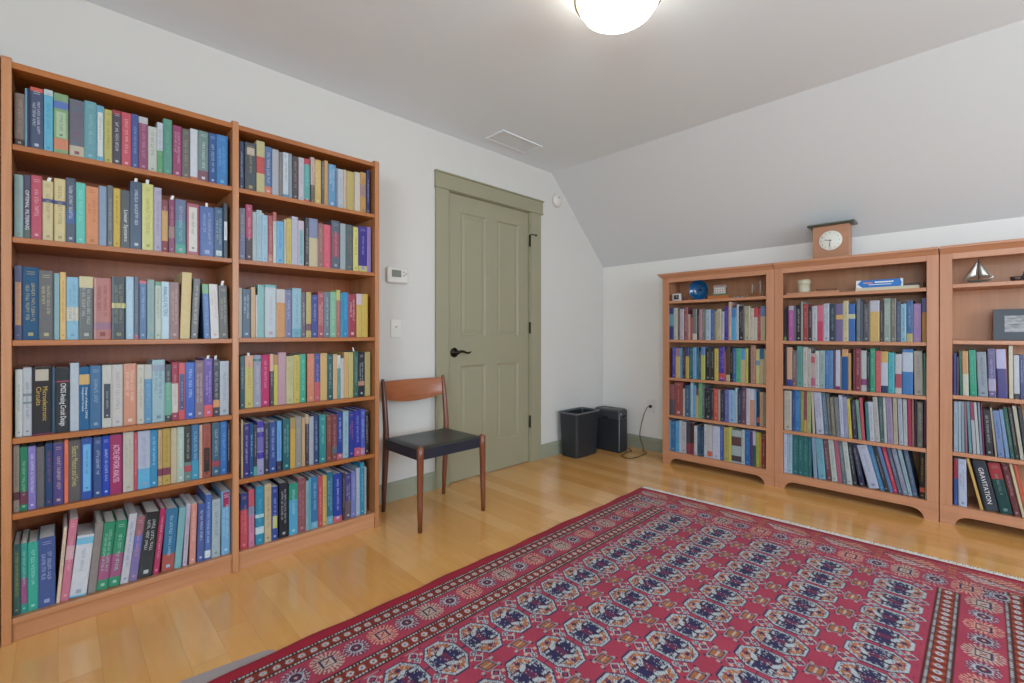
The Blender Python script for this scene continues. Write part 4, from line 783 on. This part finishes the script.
# ------------------------------------------------------------------ things on the low bookcases
def shelf_root(name, y, x, z, label, cat, rz=0): o = empty(name, (x, y, z), (0, 0, rz)); return tag(o, label, cat)
Z1 = 1.3235
m_wht = mat('white_ceramic', (.62, .60, .56), .35); m_blk = mat('black_face', (.02, .02, .02), .35)
k = shelf_root('desk_clock', 1.757, 3.60, Z1, 'tiny white square clock with black face left of the blue bowl', 'clock')
MB().box(-.012, .014, -.035, .035, 0, .062).build('body', m_wht, k, bevel=.005)
MB().box(-.0135, -.0115, -.022, .020, .014, .050).build('face', m_blk, k, bevel=.001)
m = MB(); m.box(-.0145, -.0136, -.002, .001, .030, .046); m.box(-.0145, -.0136, -.014, .0, .030, .033); m.build('hands', m_wht, k)
k = shelf_root('trinket', 1.705, 3.63, Z1, 'tiny dark red trinket between the white clock and the blue bowl', 'ornament')
m = MB(); m.lathe([(0, 0), (.014, 0), (.016, .006), (.009, .016), (.012, .026), (.006, .036), (0, .038)], seg=18); m.build('body', mat('dark_red_glaze', (.16, .04, .06), .4), k)
k = shelf_root('decorative_bowl', 1.600, 3.685, Z1, 'deep blue glass bowl standing upright on a small holder', 'bowl')
m = MB(); m.lathe([(0, .006), (.03, .004), (.05, -.006), (.072, -.024), (.080, -.040), (.077, -.040), (.069, -.026), (.048, -.011), (.028, -.002), (0, -.001)], (0, 0, 0), 40, ax='x')
bw = m.build('bowl', mat('blue_glass', (.008, .10, .26), .12, coat=.6, var=.5, vscale=25), k, rot=(0, -.12, 0)); bw.location = (0, 0, .088)
MB().lathe([(0, .013), (.014, .013), (.018, .006), (0, .006)], (0, 0, 0), 20, ax='x').build('foot_ring', MATS['blue_glass'], bw)
MB().lathe([(0, -.004), (.010, -.004), (.010, -.0015), (0, -.0015)], (0, 0, 0), 16, ax='x').build('dark_centre', m_blk, bw)
for s_ in (-1, 1):
    m = MB(); m.tube([(-.052, .03*s_, .018), (-.048, .03*s_, .004), (.0, .03*s_, .003), (.045, .03*s_, .004), (.03, .03*s_, .06)], .0028, 8); m.tube([(0, 0, .003), (0, .03*s_, .003)], .0026, 8); m.build('holder_wire', m_blk, k)
k = shelf_root('wooden_block', 1.425, 3.62, Z1, 'long orange wood block on the shelf under the tiny white house', 'block')
MB().box(-.035, .035, -.078, .078, 0, .026).build('block', wood('orange_block', 'a85c2c', 'c87c44', 'y'), k, bevel=.002)
k = shelf_root('model_house', 1.42, 3.62, Z1+.0265, 'tiny white house model with green base on the orange wood block', 'model')
MB().box(-.028, .028, -.052, .052, 0, .016).build('base', mat('moss_green', (.14, .18, .09), .7), k, bevel=.003)
MB().box(-.018, .018, -.036, .040, .0163, .062).build('wall', m_wht, k, bevel=.001)
m = MB(); m.prism([(-.024, .0625), (.024, .0625), (0, .082)], 'y', -.042, .046); m.build('roof', mat('pale_pink_roof', (.50, .42, .40), .6), k)
for r_ in range(2):
    for q in range(4): MB().box(-.0192, -.0181, -.030+q*.018, -.022+q*.018, .024+r_*.018, .034+r_*.018).build('window', mat('small_window_red', (.25, .10, .09), .4), k)
k = shelf_root('glass_cluster', 1.285, 3.64, Z1, 'small cluster of clear and grey glass pebbles beside the wood block', 'ornament')
r = random.Random(4)
for q in range(7):
    rr_ = r.uniform(.008, .014); MB().lathe([(0, 0)]+[(rr_*math.sin(a), rr_*(1-math.cos(a))*.8) for a in (.5, 1, 1.5, 2, 2.6)]+[(0, rr_*1.6)], (r.uniform(-.02, .02), -.03+q*.010, 0), 12).build('pebble', mat('grey_glass', (.30, .28, .27), .15, var=.3, vscale=90), k)
m_amb = mat('amber_brown', (.34, .14, .035), .25); m_tallw = mat('pale_candle', (.50, .44, .42), .5)
for q, (y, hgt, tall) in enumerate(((1.225, .030, 0), (1.195, .034, .095), (1.168, .040, 0), (1.140, .026, .118), (1.118, .030, 0))):
    k = shelf_root('candle_holder' if tall else 'amber_figurine', y, 3.62+(q % 2)*.02, Z1, ['first amber knob figurine at the left of the amber row', 'shorter pale candle in an amber holder on the left bookcase top shelf', 'taller rounded amber figurine between the two pale candles', 'taller pale candle in an amber holder near the bookcase post', 'amber knob figurine against the right post of the left bookcase'][q], 'candle holder' if tall else 'figurine'); k['group'] = 'amber ornaments on the left low bookcase'
    MB().lathe([(0, 0), (.011, 0), (.012, .004), (.006, hgt*.4), (.011, hgt*.7), (.008, hgt*.95), (0, hgt)], seg=16).build('base', m_amb, k)
    if tall: MB().lathe([(0, hgt*.9), (.006, hgt*.9), (.005, tall), (.001, tall+.004), (0, tall+.004)], seg=12).build('candle', m_tallw, k)
k = shelf_root('dried_twigs', 1.105, 3.70, Z1, 'small bunch of pale twigs behind the candles at the right post', 'twigs')
m = MB(); r = random.Random(8)
for q in range(11):
    a = r.uniform(0, 6.28); h_ = r.uniform(.07, .125); m.tube([(0, 0, .02), (.006*math.cos(a), .006*math.sin(a), h_*.5), (.025*math.cos(a), .03*math.sin(a), h_)], .0012, 5)
m.build('twigs', mat('pale_twig', (.34, .27, .22), .7), k)
MB().lathe([(0, 0), (.012, 0), (.014, .012), (.009, .028), (.007, .026), (.010, .012), (0, .004)], seg=16).build('pot', m_amb, k)

# middle bookcase: board with a jar, flat box, long blue box
k = shelf_root('wooden_board', .802, 3.60, Z1, 'thin flat wooden board under the cream jar', 'board')
MB().box(-.04, .05, -.150, .150, 0, .014).build('board', cy, k, bevel=.002)
k = shelf_root('round_box', .860, 3.61, Z1+.0145, 'round cream lidded box on the thin wooden board', 'box')
m_cr = mat('cream_woven', (.50, .46, .33), .6, bump=.4, bscale=300, var=.15, vscale=60)
MB().lathe([(0, 0), (.036, 0), (.037, .003), (.037, .056), (0, .056)], seg=36).build('body', m_cr, k)
MB().lathe([(0, .0565), (.039, .0565), (.040, .060), (.040, .082), (.037, .085), (0, .086)], seg=36).build('lid', m_cr, k)
k = shelf_root('flat_box', .730, 3.615, Z1+.0145, 'low flat brown wooden box on the board right of the round box', 'box')
MB().box(-.03, .03, -.052, .052, 0, .010).build('body', wood('brown_box', '6c4630', '8a6044', 'y'), k, bevel=.001)
MB().box(-.031, .031, -.053, .053, .0103, .016).build('lid', MATS['brown_box'], k, bevel=.001)
k = shelf_root('flat_book_box', .415, 3.605, Z1, 'flat cream box lying under the long blue box', 'box')
MB().box(-.04, .05, -.150, .152, 0, .020).build('box', mat('cream_card', (.58, .52, .38), .6), k, bevel=.0015)
k = shelf_root('long_blue_box', .452, 3.60, Z1+.0205, 'long blue box with white ends lying on the flat cream box', 'box')
MB().box(-.03, .03, -.112, .112, 0, .045).build('box', mat('bright_blue_card', (.02, .16, .48), .3), k, bevel=.001)
m = MB(); m.prism([(.1122, 0), (.1122, .045), (.085, .0452), (.105, .022), (.080, -.0002)], 'x', -.0308, .031); m.build('white_end', mat('white_card', (.70, .72, .74), .4), k)
m = MB(); m.prism([(-.1122, 0), (-.1122, .045), (-.100, .0452), (-.108, .02), (-.103, -.0002)], 'x', -.0308, .031); m.build('white_end', MATS['white_card'], k)
m = MB(); m.box(-.0308, -.0301, .030, .075, .024, .032, 1); m.box(-.0308, -.0301, -.070, .020, .026, .034, 0); m.box(-.0308, -.0301, -.060, .050, .014, .018, 0); m.build('printing', [MATS['white_card'], mat('salmon_ink', (.6, .25, .22), .5)], k)
k = shelf_root('sliver_box', .302, 3.63, Z1+.0205, 'small dark slab lying on the cream box beside the blue box', 'box')
MB().box(-.025, .025, -.034, .034, 0, .016).build('slab', mat('dark_umber', (.09, .06, .05), .5), k, bevel=.001)
k = shelf_root('wire_ornament', .238, 3.62, Z1, 'small dark wire ornament against the right post of the middle bookcase', 'ornament')
m = MB()
for q in range(5): a = q*1.256; m.tube(smooth([(0, 0, .004), (.016*math.cos(a), .014*math.sin(a), .02), (.010*math.cos(a+1), .010*math.sin(a+1), .042), (0, 0, .058)], 4), .0018, 6)
m.build('wire', mat('dark_wire', (.05, .035, .03), .4), k)
MB().lathe([(0, 0), (.016, 0), (.016, .004), (0, .005)], seg=16).build('base', MATS['dark_wire'], k)

# right bookcase: sailboat, blue pot with a dark stand, picture
ZD = 1.3335
k = shelf_root('model_sailboat', .028, 3.62, ZD, 'small silver model sailboat on the top shelf of the right bookcase', 'model boat')
m_sil = mat('tarnished_silver', (.52, .50, .45), .3, metal=.75); m_dk = mat('dark_bronze', (.10, .08, .06), .4, metal=.6)
hull = []
for t_, w_, z_ in ((-.062, .002, .030), (-.045, .010, .014), (-.01, .014, .008), (.03, .012, .010), (.052, .004, .020)):
    hull.append([(0-w_, t_, z_+.012), (0+w_, t_, z_+.012), (0, t_, z_)])
m = MB(); vs = [p for q in hull for p in q]; fs = []
for i_ in range(4):
    a, b = i_*3, i_*3+3
    fs += [(a, b, b+1, a+1), (a+1, b+1, b+2, a+2), (a+2, b+2, b, a)]
m.add(vs, fs+[(0, 1, 2), (12, 14, 13)]); m.build('hull', m_sil, k, bevel=.0008)
MB().tube([(0, -.004, .02), (0, -.004, .138)], [.0022, .0014], 8).build('mast', m_dk, k)
MB().tube([(0, -.004, .03), (0, -.05, .034)], .0014, 6).build('boom', m_dk, k)
def sail(p, q, r_, bulge):
    n_ = 6; vs = []; fs = []
    P0, P1, P2 = Vector(p), Vector(q), Vector(r_)
    idx = {}
    for i_ in range(n_+1):
        for j_ in range(n_+1-i_):
            a, b = i_/n_, j_/n_; c_ = 1-a-b; v_ = P0*c_+P1*a+P2*b; idx[i_, j_] = len(vs); vs.append((v_.x-bulge*27*a*b*c_*.5-bulge*2*(c_*a+a*b), v_.y, v_.z))
    for i_ in range(n_):
        for j_ in range(n_-i_):
            fs.append((idx[i_, j_], idx[i_+1, j_], idx[i_, j_+1]))
            if j_ < n_-i_-1: fs.append((idx[i_+1, j_], idx[i_+1, j_+1], idx[i_, j_+1]))
    m = MB(); m.add(vs, fs, 0, True); o = m.build('sail', m_sil, k); s_ = o.modifiers.new('thickness', 'SOLIDIFY'); s_.thickness = .0012
sail((0, -.007, .130), (0, -.007, .036), (0, -.048, .038), .006); sail((0, .000, .134), (0, .004, .036), (0, .058, .026), .006); sail((0, -.018, .112), (0, -.052, .040), (0, -.064, .030), .004)
m = MB(); m.box(-.012, .012, -.055, .065, 0, .004); m.box(-.003, .003, -.02, .0, .004, .012); m.build('stand', m_dk, k, bevel=.001)
k = shelf_root('dark_dish', -.116, 3.60, ZD, 'small dark dish left of the blue pot at the photo edge', 'dish')
MB().lathe([(0, 0), (.016, 0), (.022, .012), (.024, .026), (.021, .026), (.018, .012), (0, .004)], seg=24).build('dish', mat('dark_brown_glaze', (.06, .035, .03), .3), k)
k = shelf_root('blue_pot', -.166, 3.63, ZD, 'small blue glazed pot at the right edge of the photo', 'pot')
MB().lathe([(0, 0), (.022, 0), (.027, .012), (.029, .034), (.024, .048), (.021, .046), (.025, .034), (.022, .012), (0, .005)], seg=28).build('pot', mat('blue_glaze', (.05, .18, .42), .22), k)
MB().lathe([(0, .0485), (.027, .0485), (.027, .052), (.008, .058), (.007, .066), (0, .068)], seg=28).build('lid', MATS['blue_glaze'], k)
k = shelf_root('framed_picture', -.138, 3.700, 1.0225, 'grey matted picture of a pale landscape leaning on the second shelf of the right bookcase', 'picture')
k.rotation_euler = (0, .10, 0)
MB().box(-.004, .004, -.106, .106, 0, .172).build('mat_board', mat('slate_grey_mat', (.085, .10, .115), .6), k, bevel=.001)
p = bpy.data.materials.new('pale_landscape_print'); p.use_nodes = True; nt = p.node_tree; b = nt.nodes['Principled BSDF']; b.inputs['Roughness'].default_value = .5
tc = nt.nodes.new('ShaderNodeTexCoord'); mp = nt.nodes.new('ShaderNodeMapping'); mp.inputs['Scale'].default_value = (1, 14, 40); nz = nt.nodes.new('ShaderNodeTexNoise'); nz.inputs['Scale'].default_value = 1.5; nz.inputs['Detail'].default_value = 5
cr = nt.nodes.new('ShaderNodeValToRGB'); cr.color_ramp.elements[0].position = .35; cr.color_ramp.elements[0].color = (.16, .17, .18, 1); cr.color_ramp.elements[1].position = .6; cr.color_ramp.elements[1].color = (.46, .46, .47, 1)
nt.links.new(tc.outputs['Object'], mp.inputs[0]); nt.links.new(mp.outputs[0], nz.inputs[0]); nt.links.new(nz.outputs['Fac'], cr.inputs[0]); nt.links.new(cr.outputs[0], b.inputs[0])
MB().box(-.0046, -.0041, -.060, .062, .045, .135).build('print', p, k)

# wooden clock on top of the middle bookcase
TOP = 1.5455
k = empty('mantel_clock', (3.645, .705, TOP)); tag(k, 'wooden mantel clock with round white dial and dark overhanging top', 'clock')
m_cl = wood('clock_cherry', 'a06e50', 'b88464', 'y', rough=.4)
MB().box(-.045, .045, -.100, .100, .006, .222).build('case', m_cl, k, bevel=.002)
MB().box(-.052, .052, -.112, .118, 0, .006).build('base', m_cl, k, bevel=.0015)
MB().prism([(-.062, .2225), (.062, .2225), (.066, .228), (.066, .233), (.050, .240), (-.050, .240), (-.066, .233), (-.066, .228)], 'y', -.128, .128).build('top_board', mat('dark_green_lacquer', (.055, .070, .050), .35), k, bevel=.002)
dl = MB().lathe([(0, -.0535), (.060, -.0535), (.064, -.051), (.0645, -.0455), (0, -.0455)], (0, 0, .122), 56, ax='x').build('dial', mat('cream_dial', (.70, .68, .60), .4), k)
for n_ in range(12):
    a = math.radians(30*(n_+1)); cu = text_mesh(str(n_+1), '2c2c2c', 1, 1, 0, 1); vs, fs = _fc[str(n_+1)]; xs = [v_[0] for v_ in vs]; ys = [v_[1] for v_ in vs]; sc = .013
    mxx, myy = (max(xs)+min(xs))/2, (max(ys)+min(ys))/2; m = MB(); cy0, cz0 = -.050*math.sin(a), .122+.050*math.cos(a)
    m.add([(-.0539, cy0-(v_[0]-mxx)*sc, cz0+(v_[1]-myy)*sc) for v_ in vs], fs); m.build('numeral', m_blk, dl)
def hand(ang, L_, w_, name, x):
    a = math.radians(ang); d_ = Vector((0, -math.sin(a), math.cos(a))); n_ = Vector((0, -math.cos(a), -math.sin(a))); o_ = Vector((x, 0, .122))
    vs = [o_-d_*.008+n_*w_*.5, o_-d_*.008-n_*w_*.5, o_+d_*L_*.8-n_*w_, o_+d_*L_, o_+d_*L_*.8+n_*w_]; vs2 = [v_-Vector((.0006, 0, 0)) for v_ in vs]
    m = MB(); m.add([tuple(v_) for v_ in vs+vs2], [(0, 1, 2, 3, 4), (9, 8, 7, 6, 5)]+[(i_, (i_+1) % 5, 5+(i_+1) % 5, 5+i_) for i_ in range(5)]); m.build(name, m_blk, dl)
hand(282, .034, .0022, 'hour_hand', -.0548); hand(186, .046, .0016, 'minute_hand', -.0556)
MB().lathe([(0, -.0575), (.004, -.057), (.004, -.0535), (0, -.0535)], (0, 0, .122), 14, ax='x').build('hand_hub', m_blk, dl)

# ------------------------------------------------------------------ the knotted rug
def rug():
    CELL = .0036; Wd = 1.812; Ln = 2.86; rs = np.random.RandomState(3)
    npx, nqx = int(Wd/CELL)+1, int(Ln/CELL)+1
    p = np.linspace(0, Wd, npx)[None, :].repeat(nqx, 0); q = np.linspace(0, Ln, nqx)[:, None].repeat(npx, 1)
    def c(h): return np.array(lin(h, RUGK))
    RED, RED2, NAVY, WHITE, ORG, BRN, SAL, CRM = c('a23a4e'), c('981c30'), c('36304e'), c('acb2b4'), c('ac6840'), c('50201c'), c('d09480'), c('b8a494')
    col = np.empty((nqx, npx, 3)); col[:] = RED; nz = rs.rand(nqx, npx)
    def setm(m, v, pr=1.0): mm = m if pr >= 1 else (m & (rs.rand(nqx, npx) < pr)); col[mm] = v
    P = np.minimum(p, Wd-p); Q = np.minimum(q, Ln-q)      # distance to the side / to the end
    # ---- field
    pc = np.array([.42, .66, .905, 1.15, 1.397]); q0 = .365
    ip = np.argmin(np.abs(p[0][:, None]-pc[None, :]), 1); dp = p-pc[ip][None, :]
    iq = np.round((q-q0)/.144); dq = q-(q0+iq*.144); field = (p > .335) & (p < Wd-.335) & (q > .275) & (q < Ln-.275)
    setm(field & (np.abs(dp) < .0022), NAVY)
    a, b = np.abs(dp)/.088, np.abs(dq)/.064; oc = np.maximum(np.maximum(a, b), (a+b)/1.42); gul = field & (oc <= 1)
    setm(gul, NAVY); setm(gul & (oc < .94), WHITE, .93); setm(gul & (oc < .86) & (oc > .81), NAVY, .6)
    inn = gul & (oc < .83); setm(inn, WHITE, .9); hexp = inn & (a > .36) & (oc < .81); setm(hexp, ORG, .93); setm(hexp & (np.abs(b-.30) < .07) & (a < .62), WHITE, .8); setm(hexp & (b < .10), c('903848')); setm(inn & (np.abs(a-.40) < .05), NAVY, .85)
    setm(inn & (a < .36) & (b > .34), WHITE); setm(inn & (a < .34) & (b > .34) & (np.mod(np.abs(dp), .0150) < .0075), NAVY, .9); setm(inn & (np.abs(b-.70) < .05) & (a < .34), NAVY, .8)
    setm(inn & (b < .38) & (a < .42), c('302240')); setm(inn & (a < .16) & (b < .66), c('302a50')); setm(inn & (a < .26) & (b < .20), c('6c2c48'), .9)
    for s_ in (-1, 1):
        uu = dp-s_*.034; vv = dq; setm(gul & ((((uu+vv*.5*s_)/.0105)**2+(vv/.0165)**2) < 1), WHITE); setm(gul & ((np.abs(uu-s_*.022)/.006)**2+(vv/.010)**2 < 1), NAVY)
    setm(inn & (rs.rand(nqx, npx) < .07), NAVY); setm(inn & (rs.rand(nqx, npx) < .05), WHITE)
    # ---- minor crosses between the columns
    pm = np.concatenate([[.42-.1225], (pc[1:]+pc[:-1])/2, [1.397+.1225]]); im = np.argmin(np.abs(p[0][:, None]-pm[None, :]), 1); ep = p-pm[im][None, :]
    jq = np.round((q-q0-.072)/.144); eq = q-(q0+.072+jq*.144); notg = (p > .27) & (p < Wd-.27) & (q > .262) & (q < Ln-.262) & ~gul
    blk = np.maximum(np.abs(ep)/.024, np.abs(eq+ep*.25)/.025)
    hook = notg & (np.abs(np.abs(ep)-.017) < .0055) & (np.abs(np.abs(eq)-.031) < .0055); setm(hook, c('a49c98')); setm(notg & (np.abs(np.abs(ep)-.026) < .004) & (np.abs(np.abs(eq)-.034) < .004), NAVY)
    setm(notg & (blk < 1), c('948c8c')); setm(notg & (blk < .86), NAVY); setm(notg & (blk < .68), ORG*.92, .95); setm(notg & (blk < .68) & (np.abs(ep) < .0028), CRM)
    for s_ in (-1, 1):
        for off, sz_ in ((.044, 1.0), (.071, .72)):
            uu = ep-s_*off; dd = np.abs(uu)/(.021*sz_)+np.abs(eq-s_*.002)/(.019*sz_); lz = notg & (dd < 1) & (s_*uu > -.016*sz_)
            setm(lz, WHITE, .95); setm(lz & (dd < .72), c('382844')); setm(lz & (dd < .42), RED if off < .06 else WHITE)
        setm(notg & (np.abs(ep-s_*.052) < .005) & (np.abs(np.abs(eq)-.022) < .005), CRM)
    # ---- side borders
    side = (P < .318)
    setm(side, RED); setm(P < .05, RED2); setm(P < .012, c('8c1c2c'))
    def stripe(c0):
        for o in (-.026, .026):
            setm((np.abs(P-c0-o) < .0085), BRN); setm((np.abs(P-c0-o) < .0040) & (np.mod(q+o, .0115) < .0062), WHITE)
        band = np.abs(P-c0) < .0165; setm(band, c('7c2c20')); setm(band & (np.mod(q, .0385) < .018), c('a04428'))
        d = ((P-c0)/.0105)**2+((np.mod(q+.0095, .0385)-.01925)/.0115)**2; setm(d < 1, WHITE); setm(d < .12, c('903040'))
    stripe(.083); stripe(.272)
    def medal(u, v, k, zone):
        """u across, v along; k even dark rays, odd cream or salmon"""
        r = np.sqrt((u/.047)**2+(v/.048)**2); an = np.arctan2(v, u); ray_ = np.cos(an*16) > -.15
        e = (k % 2 == 0); m3 = (np.mod(k, 4) == 1); m2 = (np.mod(k, 4) == 3)
        sp_ = (np.mod(r*9, 1) < .62)
        setm(zone & e & (r < .90) & (np.cos(an*18) > .1) & (r > .42) & sp_, WHITE, .95); setm(zone & e & (r < .90) & (np.cos(an*18) <= -.3) & (r > .5), NAVY, .85); setm(zone & e & (r < .50), WHITE); setm(zone & e & (r < .40), NAVY); setm(zone & e & (r < .30), c('5c2840')); setm(zone & e & (r < .10), CRM)
        for mm, cc in ((m3, CRM), (m2, SAL)):
            setm(zone & mm & (r < 1.12) & ((np.cos(an*22) > -.1) | (r < .72)), cc, .88); setm(zone & mm & (r > .55) & (r < 1.0) & (np.cos(an*22) < -.55), c('803848'), .8); setm(zone & mm & (np.maximum(np.abs(u), np.abs(v)) < .0225), NAVY); setm(zone & mm & (np.maximum(np.abs(u), np.abs(v)) < .0155), cc); setm(zone & mm & (np.abs(np.abs(u)-np.abs(v)) < .003) & (r < .3), c('7c4450'))
    kq = np.round((q-.195)/.0971); medal(P-.172, q-(.195+kq*.0971), kq.astype(int), (P > .118) & (P < .232) & (Q > .15))
    # ---- end borders: a row of medallions, then a band of slanting leaves
    endz = (Q < .262) & (P > .05); setm(endz & (Q < .262) & (P >= .225), RED)
    kp = np.round((p-.905)/.098); zone = (np.abs(Q-.195) < .055) & (P > .10); setm(zone & (P > .235), RED); medal(Q-.195, p-(.905+kp*.098), kp.astype(int)+100, zone)
    setm((np.abs(Q-.252) < .004) & (P > .235), CRM, .35); setm((np.abs(Q-.142) < .004) & (P > .06), CRM, .4)
    el = (Q < .138) & (Q > .028) & (P > .05); setm(el, RED); setm(el & (rs.rand(nqx, npx) < .22), c('b06048')); setm(el & (rs.rand(nqx, npx) < .10), c('60303c'))
    kl = np.round((p-.905)/.255); lp = p-(.905+kl*.255); u = (lp*.78+(Q-.083)*1.0); v = (Q-.083)-lp*.22; leaf = el & (np.abs(u)/.118+np.abs(v)/.050 < 1)
    alt = (kl.astype(int) % 2 == 0); setm(leaf & (np.mod(u, .020) < .013), c('c88c74'), .9); setm(leaf & (v > 0) & (np.mod(u+v, .018) < .011), WHITE, .85); setm(leaf & (np.abs(v) < .0035), NAVY); setm(leaf & (np.mod(u, .020) >= .016), c('803034'))
    setm(el & (np.abs(np.abs(lp)-.1275) < .012) & (np.mod(Q, .03) < .014), ORG, .8)
    setm((Q < .028), RED2); setm((Q < .012), c('781c28'))
    # wear: slow drift of tone across the dyed wool, knot-to-knot variation
    ab = 1+.06*np.sin(q*23+3*np.sin(p*4))*np.cos(q*5.1)+.05*(rs.rand(nqx, 1)-.5)+.14*(nz-.5); col = np.clip(col*ab[..., None], 0, .9)
    # ---- geometry: the far end flares a little, the sides waver
    flare = (p/Wd)*.085; wx = 2.845+flare*np.clip((.35-q)/.35, 0, 1)-q*1.0; wob = .004*np.sin(q*9)+.003*np.sin(q*23+1); y = 1.643-p+wob*(1-np.clip(p/.05, 0, 1))-wob*np.clip((p-Wd+.05)/.05, 0, 1)
    z = .0075+.0006*rs.rand(nqx, npx)+.0012*np.sin(p*7+q*3)*0; z[:, 0] = .004; z[:, -1] = .004; z[0, :] = .004; z[-1, :] = .004
    top = np.stack([wx, y, z], -1).reshape(-1, 3); N0 = len(top)
    # underside perimeter
    idx = np.arange(N0).reshape(nqx, npx); per = np.concatenate([idx[0, :], idx[1:, -1], idx[-1, -2::-1], idx[-2:0:-1, 0]]); low = top[per].copy(); low[:, 2] = .0008
    co = np.concatenate([top, low]); A = idx[:-1, :-1].ravel(); B = idx[1:, :-1].ravel(); Cc = idx[1:, 1:].ravel(); D = idx[:-1, 1:].ravel(); f = np.stack([A, B, Cc, D], 1)
    n = len(per); lo = N0+np.arange(n); f2 = np.stack([per, np.roll(per, -1), np.roll(lo, -1), lo], 1); F = np.concatenate([f, f2])
    me = bpy.data.meshes.new('rug'); me.vertices.add(len(co)); me.vertices.foreach_set('co', co.astype(np.float32).ravel()); me.loops.add(F.size); me.loops.foreach_set('vertex_index', F.astype(np.int32).ravel())
    me.polygons.add(len(F)); me.polygons.foreach_set('loop_start', (np.arange(len(F))*4).astype(np.int32)); me.polygons.foreach_set('use_smooth', np.ones(len(F), bool)); me.update(calc_edges=True)
    ca = me.color_attributes.new('wool', 'FLOAT_COLOR', 'POINT'); cc = np.concatenate([col.reshape(-1, 3), np.tile(RED2, (n, 1))]); ca.data.foreach_set('color', np.concatenate([cc, np.ones((len(cc), 1))], 1).astype(np.float32).ravel())
    m = bpy.data.materials.new('knotted_wool'); m.use_nodes = True; nt = m.node_tree; b = nt.nodes['Principled BSDF']; at = nt.nodes.new('ShaderNodeAttribute'); at.attribute_name = 'wool'
    nt.links.new(at.outputs['Color'], b.inputs['Base Color']); b.inputs['Roughness'].default_value = .95; b.inputs['Specular IOR Level'].default_value = .12; b.inputs['Sheen Weight'].default_value = .06
    me.materials.append(m); o = bpy.data.objects.new('rug', me); C.collection.objects.link(o); tag(o, 'red hand-knotted rug with rows of octagons and a white fringe', 'rug')
    # fringe at both ends
    r = random.Random(2); fr = MB()
    for end in (0, 1):
        for k in range(900):
            pp = (k+r.random())/900*Wd; yy = 1.643-pp; x0 = (2.843+pp/Wd*.085) if end == 0 else (2.845-Ln+.004); sg = 1 if end == 0 else -1; L_ = r.uniform(.038, .060); dy = r.uniform(-.008, .008); w_ = r.uniform(.0012, .0022); zz = r.uniform(.0035, .0075)
            fr.add([(x0-.002*sg, yy-w_, .0045), (x0-.002*sg, yy+w_, .0045), (x0+L_*.55*sg, yy+dy*.5-w_, zz), (x0+L_*.55*sg, yy+dy*.5+w_, zz), (x0+L_*sg, yy+dy, .0012), (x0, yy, .0008)], [(0, 2, 3, 1), (2, 4, 3), (0, 5, 2), (1, 3, 5), (2, 5, 4), (3, 4, 5)])
    fr.build('fringe', mat('white_fringe', (.72, .70, .66), .9), o)
RUGK = .94
rug()
# thin flat grey sheet showing past the rug's left edge
m = MB(); xs = [.02, .12, .22, .32, .42, .48, .505, .515]; ya = [1.725, 1.722, 1.716, 1.706, 1.692, 1.684, 1.672, 1.652]
pts = list(zip(xs, ya))+[(.515, 1.40), (.02, 1.40)]; m.prism(pts, 'z', .0001, .0006)
tag(m.build('grey_floor_sheet', mat('lavender_grey', (.34, .29, .28), .7)), 'thin flat grey sheet reaching past the left edge of the red rug', 'underlay')
